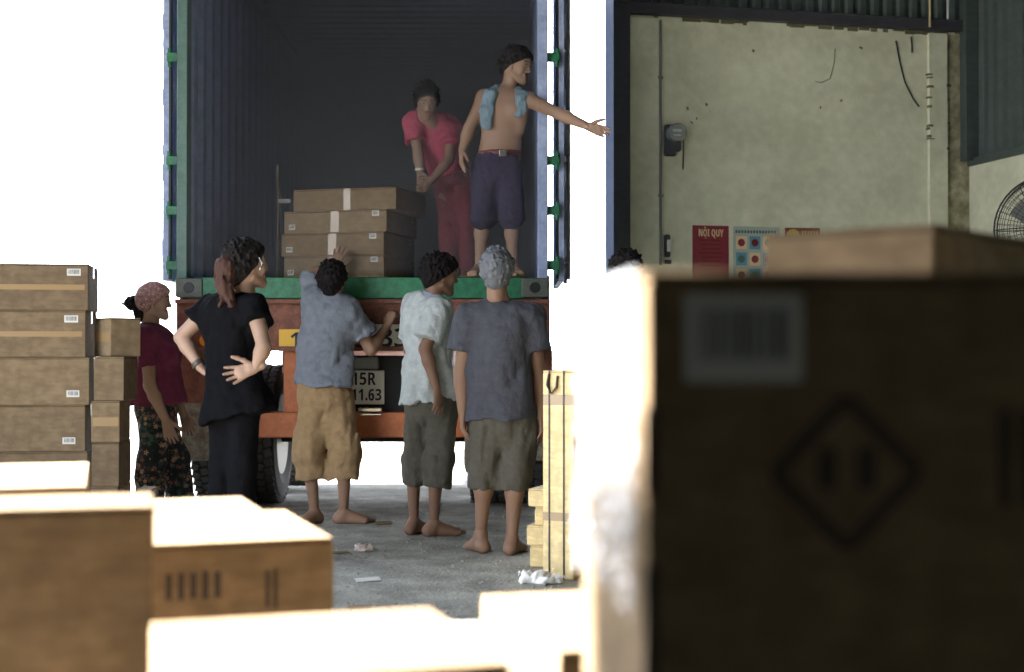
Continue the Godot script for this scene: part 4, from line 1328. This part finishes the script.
func people() -> void:
	var tan1 := Color(0.235, 0.132, 0.084)
	var tan2 := Color(0.2, 0.108, 0.068)
	var pale := Color(0.275, 0.172, 0.12)
	# woman in maroon with headscarf, in profile
	var J := jp(8.95, {"head": [154, 303], "neck": [150, 326], "sl": [151, 337, 0.15], "sr": [147, 338, -0.15], "el": [171, 385, 0.19], "er": [150, 386, -0.2], "wl": [184, 416, 0.14], "wr": [166, 420, -0.18], "hl": [191, 438, 0.1], "hr": [173, 444, -0.18],
		"waist": [156, 385], "pel": [156, 408], "jl": [159, 412, 0.085], "jr": [154, 412, -0.085], "kl": [174, 458, 0.09], "kr": [153, 459, -0.09], "al": [182, 511, 0.1], "ar": [149, 511, -0.1], "tl": [205, 520, 0.1], "tr": [172, 520, -0.1], "fwd": Vector3(1, 0, -0.12), "face": Vector3(1, 0.08, -0.15)})
	var bun := px(131, 303, 8.97)
	person("woman in a maroon T-shirt, flowered trousers and patterned headscarf, hands hanging", J, {"skin": Color(0.36, 0.225, 0.155), "build": 1.0, "head": 0.92,
		"shirt": {"mat": mats.maroon, "hem": px(157, 404, 8.95), "loose": 0.022, "hem_r": 0.185, "waist": 1.9, "flat": 1.1, "sleeve": 0.6, "wrinkle": 0.012,
			"extra": [cap(px(170, 352, 8.88), px(170, 356, 8.86), 0.068, 0.068, 0.05), cap(px(170, 352, 9.04), px(170, 356, 9.04), 0.068, 0.068, 0.05)]},
		"legs": {"name": "trousers", "mat": mats.floral, "length": 1.98, "knee_r": 0.088, "hem_r": 0.085, "loose": 0.028},
		"hair": {"mat": mats.hair_black, "cloth": mats.scarf, "hairline": 0.06, "low": -0.07, "low_z": -0.07, "rough": 0.006, "grow": 0.014, "nape": false, "extra": [cap(bun, bun + Vector3(0.015, 0.005, 0.0), 0.045, 0.045, 0.02), cap(bun + Vector3(0.03, -0.01, 0), px(141, 315, 8.95), 0.03, 0.045, 0.02), cap(bun + Vector3(-0.02, 0.005, 0.01), bun + Vector3(-0.055, -0.005, 0.0), 0.018, 0.01, 0.015)]}})
	# woman in black, hands on hips
	J = jp(7.1, {"head": [246, 267], "neck": [237, 296], "sl": [209, 309, 0.09], "sr": [254, 307, -0.09], "el": [181, 337, 0.1], "er": [264, 347, -0.22], "wl": [201, 368, 0.03], "wr": [256, 367, -0.24], "hl": [214, 379, -0.02], "hr": [231, 376, -0.25],
		"waist": [232, 368], "pel": [236, 398], "jl": [224, 402, 0.05], "jr": [244, 402, -0.05], "kl": [224, 466, 0.03], "kr": [243, 466, -0.06], "al": [222, 550, 0.08], "ar": [243, 552, -0.02], "tl": [236, 560, 0.28], "tr": [262, 560, 0.18], "fwd": Vector3(0.5, 0, -0.87), "face": Vector3(0.8, 0.22, -0.55), "thumb_l": Vector3(-0.3, 0.2, -0.8), "thumb_r": Vector3(0.1, 1, -0.2)})
	person("woman in a black tunic and leggings, hands on hips, hair tied back", J, {"skin": pale, "build": 0.93, "head": 0.98, "curl_r": 0.16, "spread_r": 0.2,
		"shirt": {"mat": mats.black_cloth, "hem": px(241, 416, 7.1), "loose": 0.02, "hem_r": 0.222, "waist": 0.9, "sleeve": 0.4, "sleeve_r": 0.062, "wrinkle": 0.016},
		"legs": {"name": "leggings", "mat": mats.legging, "length": 1.96, "knee_r": 0.07, "hem_r": 0.062, "loose": 0.008, "wrinkle": 0.004},
		"hair": {"mat": mats.hair_black, "hairline": 0.07, "low": -0.06, "low_z": -0.06, "grow": 0.016}})
	var tail := Geo.new()
	var w2: Node3D = get_child(get_child_count() - 1)
	var tailp := [cap(px(238, 262, 7.06), px(226, 267, 7.02), 0.035, 0.048, 0.03), cap(px(226, 267, 7.02), px(224, 286, 7.0), 0.052, 0.042, 0.03), cap(px(224, 286, 7.0), px(232, 302, 6.98), 0.042, 0.026, 0.02)]
	var trng := RandomNumberGenerator.new()
	trng.seed = 12
	for k in 70:
		var tp: Vector3 = px(226, 267, 7.02).lerp(px(228, 298, 6.99), trng.randf())
		var td := (Vector3(trng.randfn() - 0.4, trng.randfn() - 0.7, trng.randfn())).normalized()
		tailp.append(cap(tp + td * 0.03, tp + td * 0.062 + Vector3(0, -0.015, 0), 0.011, 0.003, 0.006))
	blob(tail, tailp, 0.006, w2.position, 0.012, 30.0, Vector3(1, 0.4, 1))
	part("ponytail", tail, mats.hair_brown, w2, "reddish brown ponytail")
	var clip := Geo.new()
	clip.tube([px(259, 258, 7.02) - w2.position, px(262, 264, 7.0) - w2.position, px(260, 270, 7.0) - w2.position], 0.0045, 8)
	part("hair_clip", clip, mats.chrome, w2)
	var br := Geo.new()
	var wl: Vector3 = J.wl.lerp(J.el, 0.12) - w2.position
	br.tube([wl - (J.wl - J.el).normalized() * 0.012, wl + (J.wl - J.el).normalized() * 0.012], 0.034, 12)
	part("bracelet", br, mats.strap, w2)
	# man reaching up to the cartons
	J = jp(9.06, {"head": [333, 281, -0.03], "neck": [329, 301, -0.01], "sl": [314, 301, 0.0], "sr": [347, 308, 0.0], "el": [317, 272, 0.17], "er": [371, 350, 0.04], "wl": [335, 267, 0.29], "wr": [387, 326, 0.16], "hl": [341, 249, 0.33], "hr": [394, 308, 0.2],
		"waist": [324, 362], "pel": [325, 392], "jl": [315, 402], "jr": [337, 402], "kl": [310, 454, -0.02], "kr": [345, 454, -0.02], "al": [315, 512], "ar": [344, 512], "tl": [303, 523, -0.1], "tr": [366, 523, 0.02], "fwd": Vector3(0.08, 0, -1), "face": Vector3(0.35, 0.25, -0.9), "thumb_l": Vector3(1, 0.2, 0), "thumb_r": Vector3(-0.6, 0.2, -0.4)})
	person("man in a blue-grey T-shirt and khaki cargo shorts reaching up to the carton pile", J, {"skin": tan1, "build": 1.02, "head": 0.94, "curl_l": 0.1, "spread_l": 0.22, "curl_r": 0.75,
		"shirt": {"mat": mats.blue_grey, "hem": px(323, 386, 9.06), "loose": 0.026, "hem_r": 0.182, "waist": 1.4, "cut_l": 0.7, "sleeve_r": 0.075, "sleeve": 0.72, "wrinkle": 0.02, "squash": Vector3(0.9, 0.9, 0.9)},
		"legs": {"name": "cargo_shorts", "mat": mats.khaki, "length": 1.42, "knee_r": 0.1, "hem_r": 0.1, "loose": 0.035, "wrinkle": 0.013, "pocket": 0.075},
		"hair": {"mat": mats.hair_black, "hairline": 0.07, "low": -0.06}})
	# young man in the pale shirt, three-quarter back
	J = jp(8.46, {"head": [440, 276], "neck": [431, 299], "sl": [414, 307, 0.12], "sr": [441, 309, -0.11], "el": [410, 350, 0.2], "er": [425, 349, -0.19], "wl": [428, 384, 0.3], "wr": [437, 389, -0.2], "hl": [440, 404, 0.3], "hr": [440, 412, -0.2],
		"waist": [428, 366], "pel": [430, 400], "jl": [420, 406, 0.05], "jr": [441, 406, -0.05], "kl": [417, 458, 0.06], "kr": [440, 460, -0.05], "al": [414, 521, 0.07], "ar": [434, 524, -0.03], "tl": [430, 532, 0.2], "tr": [462, 533, 0.02], "fwd": Vector3(0.62, 0, -0.78), "face": Vector3(0.92, -0.05, -0.35)})
	person("young man in a pale grey polo shirt and dark grey shorts, arms hanging", J, {"skin": tan2, "build": 0.96, "head": 0.96,
		"shirt": {"mat": mats.pale_shirt, "collar": mats.lilac, "hem": px(430, 402, 8.46), "loose": 0.024, "hem_r": 0.172, "waist": 1.2, "flat": 1.25, "sleeve": 0.78, "sleeve_r": 0.07, "wrinkle": 0.022},
		"legs": {"mat": mats.olive, "length": 1.42, "knee_r": 0.088, "hem_r": 0.084, "loose": 0.026, "wrinkle": 0.014},
		"hair": {"mat": mats.hair_black, "hairline": 0.06, "low": -0.045, "grow": 0.016}})
	# older man with grey hair, seen from behind
	J = jp(7.73, {"head": [497, 273], "neck": [500, 302], "sl": [469, 318], "sr": [531, 318], "el": [461, 372, 0.02], "er": [538, 373, 0.02], "wl": [463, 413, -0.02], "wr": [541, 417, -0.02], "hl": [464, 440, -0.03], "hr": [542, 448, -0.03],
		"waist": [500, 376], "pel": [503, 414], "jl": [487, 424], "jr": [520, 424], "kl": [485, 471], "kr": [516, 472, -0.02], "al": [481, 533, 0.02], "ar": [512, 539, -0.05], "tl": [470, 540, 0.16], "tr": [524, 546, 0.16], "fwd": Vector3(0.05, 0, -1), "face": Vector3(0.12, 0.04, -1)})
	person("older man with grey hair in a slate T-shirt and dark shorts, seen from behind", J, {"skin": tan1, "build": 1.05, "head": 0.99,
		"shirt": {"mat": mats.slate, "hem": px(501, 419, 7.73), "loose": 0.026, "hem_r": 0.182, "waist": 1.5, "sleeve": 0.62, "sleeve_r": 0.066, "wrinkle": 0.014},
		"legs": {"mat": mats.olive, "length": 1.28, "knee_r": 0.098, "hem_r": 0.096, "loose": 0.036, "wrinkle": 0.016},
		"hair": {"mat": mats.hair_grey, "hairline": 0.08, "low": -0.055, "grow": 0.017, "rough": 0.006, "tuft": 0.014}})
	# woman in the container, bending to the pile
	J = jp(9.98, {"head": [426, 101, -0.26], "neck": [432, 121, -0.16], "sl": [451, 126, -0.06], "sr": [413, 121, -0.14], "el": [449, 160, -0.22], "er": [418, 154, -0.2], "wl": [433, 178, -0.32], "wr": [420, 172, -0.22], "hl": [424, 187, -0.36], "hr": [421, 188, -0.26],
		"waist": [446, 165, 0.02], "pel": [454, 186, 0.05], "jl": [465, 192, 0.05], "jr": [446, 192, 0.05], "kl": [466, 232, -0.04], "kr": [448, 232, -0.08], "al": [467, 272, 0.02], "ar": [449, 272, -0.02], "tl": [462, 281, -0.2], "tr": [446, 281, -0.2], "fwd": Vector3(-0.25, -0.35, 0.9), "face": Vector3(0.18, -0.42, 0.9), "thumb_l": Vector3(-0.4, 0.3, 0.6), "thumb_r": Vector3(0.6, 0, 0.6)})
	var w6 := person("woman in a pink T-shirt and red trousers bending over the cartons in the container", J, {"skin": pale, "ground": DECK, "build": 0.9, "head": 0.95, "hand": 0.9,
		"shirt": {"mat": mats.pink, "hem": px(449, 176, 10.0), "loose": 0.02, "hem_r": 0.14, "waist": 0.9, "sleeve": 0.6, "sleeve_r": 0.068, "wrinkle": 0.014},
		"legs": {"name": "trousers", "mat": mats.red_cloth, "length": 1.95, "knee_r": 0.066, "hem_r": 0.066, "loose": 0.01},
		"hair": {"mat": mats.hair_black, "hairline": 0.066, "low": -0.08, "low_z": -0.03, "grow": 0.014}})
	br = Geo.new()
	var bw: Vector3 = J.wr.lerp(J.er, 0.15) - w6.position
	br.tube([bw - Vector3(0, 0.008, 0), bw + Vector3(0, 0.008, 0)], 0.034, 14)
	part("bangle", br, mats.plate_white, w6)
	# shirtless man pointing out of the container
	J = jp(9.42, {"head": [516, 66, -0.03], "neck": [507, 92], "sl": [528, 99, -0.08], "sr": [484, 97, 0.02], "el": [558, 113, -0.3], "er": [469, 128, -0.02], "wl": [588, 126, -0.42], "wr": [462, 150, -0.06], "hl": [612, 134, -0.47], "hr": [461, 176, -0.1],
		"waist": [501, 146], "pel": [497, 166], "jl": [509, 176], "jr": [485, 176], "kl": [512, 218, -0.02], "kr": [483, 218, -0.02], "al": [513, 267, 0.02], "ar": [479, 268, 0.02], "tl": [522, 277, -0.2], "tr": [470, 277, -0.2], "fwd": Vector3(0.12, 0, 1), "face": Vector3(0.9, -0.12, 0.42), "thumb_l": Vector3(0.1, 1, 0), "thumb_r": Vector3(0.2, 0, 1)})
	var w7 := person("shirtless man in dark shorts with a towel on his shoulders pointing from the container", J, {"skin": Color(0.31, 0.19, 0.13), "ground": DECK, "build": 1.0, "head": 0.93, "bare": true, "curl_l": 0.12, "spread_l": 0.02,
		"legs": {"mat": mats.navy, "length": 1.02, "knee_r": 0.085, "hem_r": 0.086, "loose": 0.012, "wrinkle": 0.01, "rise": 0.6, "clip": [[px(500, 154, 9.42), Vector3.UP]]},
		"hair": {"mat": mats.hair_black, "hairline": 0.06, "low": -0.03, "low_z": -0.06, "grow": 0.018}})
	var tw := Geo.new()
	var nb := px(507, 95, 9.46)
	blob(tw, [cap(px(497, 90, 9.40), px(491, 95, 9.31), 0.04, 0.04, 0.02), cap(px(491, 95, 9.31), px(487, 110, 9.285), 0.05, 0.05, 0.02, Vector3.BACK, 1.7), cap(px(487, 110, 9.285), px(486, 124, 9.285), 0.05, 0.04, 0.02, Vector3.BACK, 2.0), cap(px(497, 90, 9.40), nb, 0.04, 0.04, 0.02), cap(nb, px(517, 92, 9.40), 0.04, 0.038, 0.02), cap(px(517, 92, 9.40), px(522, 97, 9.29), 0.038, 0.04, 0.02), cap(px(522, 97, 9.29), px(520, 112, 9.275), 0.044, 0.034, 0.02, Vector3.BACK, 1.8)], 0.007, w7.position, 0.016, 9.0, Vector3(1.4, 0.5, 1), [], null, true)
	part("towel", tw, mats.towel, w7, "blue-grey towel round the neck")
	var bl := Geo.new()
	blob(bl, [cap(px(500, 150, 9.42), px(500, 156, 9.42), 0.149, 0.15, 0.002, Vector3.BACK, 1.3, true)], 0.008, w7.position, 0.0, 1.0, Vector3.ONE, [[px(500, 151, 9.42), Vector3.UP]])
	part("belt", bl, mat("belt", rgb(96, 30, 40), 0.4), w7)
	var bk := Geo.new()
	bk.box(px(503, 153, 9.295) - w7.position, Vector3(0.055, 0.042, 0.012), 0.005)
	part("belt_buckle", bk, mats.chrome, w7)
	# person standing beyond the stacked cartons
	J = jp(7.6, {"head": [626, 277], "neck": [625, 300], "sl": [593, 318], "sr": [657, 318], "el": [585, 376], "er": [665, 376], "wl": [585, 424, -0.05], "wr": [665, 424, -0.05], "hl": [587, 455, -0.06], "hr": [663, 455, -0.06],
		"waist": [625, 380], "pel": [625, 412], "jl": [609, 420], "jr": [641, 420], "kl": [609, 484], "kr": [641, 484], "al": [609, 542], "ar": [641, 542], "tl": [605, 556, 0.2], "tr": [649, 556, 0.2], "fwd": Vector3(0.1, 0, -1), "face": Vector3(-0.1, 0.05, -1)})
	person("person with short black hair standing beyond the tall dark carton", J, {"skin": tan1, "build": 0.98, "head": 0.99,
		"shirt": {"mat": mats.pale_shirt, "hem": px(616, 415, 7.6), "loose": 0.024, "hem_r": 0.178, "sleeve": 0.65},
		"legs": {"name": "trousers", "mat": mats.olive, "length": 1.9, "hem_r": 0.07, "loose": 0.025},
		"hair": {"mat": mats.hair_black, "hairline": 0.07, "low": -0.06, "grow": 0.016}})

# ---------------------------------------------------------------- litter on the floor
func litter() -> void:
	var rng := RandomNumberGenerator.new()
	rng.seed = 8
	var gpt := func(x: float, y: float) -> Vector3:
		var d := FPX * EYE / (y - HORIZON)
		return Vector3((x - 512.0) / FPX * d, 0.0, -d)
	for e in [["flat scrap of cardboard lying on the concrete", 368, 580, 0.12, 0.09], ["pale scrap of card beside the printed carton", 340, 553, 0.1, 0.07], ["thin strip of card near the shadowed carton", 360, 607, 0.1, 0.03]]:
		var o := thing("cardboard_scrap", e[0], "litter", gpt.call(e[1], e[2]), rng.randf() * 0.6)
		var g := Geo.new()
		g.box(Vector3(0, 0.006, 0), Vector3(e[3], 0.005, e[4]), 0.001, Basis(Vector3.BACK, 0.03))
		part("scrap", g, mats.label if e[1] == 368 else mats.card2, o)
	var o := thing("crumpled_paper", "crumpled pinkish paper lying on the concrete floor", "litter", gpt.call(364, 551))
	var g := Geo.new()
	blob(g, [cap(Vector3(-0.02, 0.018, 0), Vector3(0.025, 0.014, 0), 0.024, 0.02, 0.01)], 0.005, Vector3.ZERO, 0.03, 30.0, Vector3.ONE, [[Vector3.ZERO, Vector3.DOWN]])
	part("paper", g, mat("paper", rgb(206, 190, 180), 0.7), o)
	o = thing("sandal", "worn flat sandal beside the foot of the reaching man", "sandal", gpt.call(384, 524), 0.4)
	g = Geo.new()
	g.box(Vector3(0, 0.01, 0), Vector3(0.11, 0.018, 0.05), 0.008)
	part("sole", g, mats.card1, o)
	o = thing("plastic_bag", "white plastic bag lying at the foot of the strapped cartons", "bag", gpt.call(541, 583))
	g = Geo.new()
	blob(g, [cap(Vector3(-0.06, 0.02, 0), Vector3(0.07, 0.02, 0.02), 0.04, 0.03, 0.02, Vector3.UP, 1.4), cap(Vector3(0, 0.03, 0), Vector3(0.03, 0.045, 0), 0.03, 0.02, 0.02)], 0.008, Vector3.ZERO, 0.05, 16.0, Vector3.ONE, [[Vector3(0, 0.001, 0), Vector3.DOWN]])
	part("bag", g, mats.bag, o)
	# gravel crumbs
	var mm := MultiMesh.new()
	mm.transform_format = MultiMesh.TRANSFORM_3D
	var cg := Geo.new()
	cg.rbox(Vector3(0.012, 0.008, 0.01), Transform3D(), 0.003)
	mm.mesh = cg.mesh()
	mm.instance_count = 900
	for k in 900:
		var p: Vector3 = gpt.call(rng.randf_range(250, 560), 354.0 + FPX * EYE / rng.randf_range(5.6, 10.4))
		mm.set_instance_transform(k, Transform3D(Basis(Vector3.UP, rng.randf() * TAU).scaled(Vector3.ONE * rng.randf_range(0.4, 1.3)), p + Vector3(0, 0.003, 0)))
	var mi := MultiMeshInstance3D.new()
	mi.name = "grit"
	mi.multimesh = mm
	mi.material_override = mat("grit_stone", rgb(150, 148, 142), 0.9)
	mi.set_meta("kind", "stuff")
	mi.set_meta("label", "loose grit and crumbs scattered over the concrete floor")
	mi.set_meta("category", "grit")
	add_child(mi)
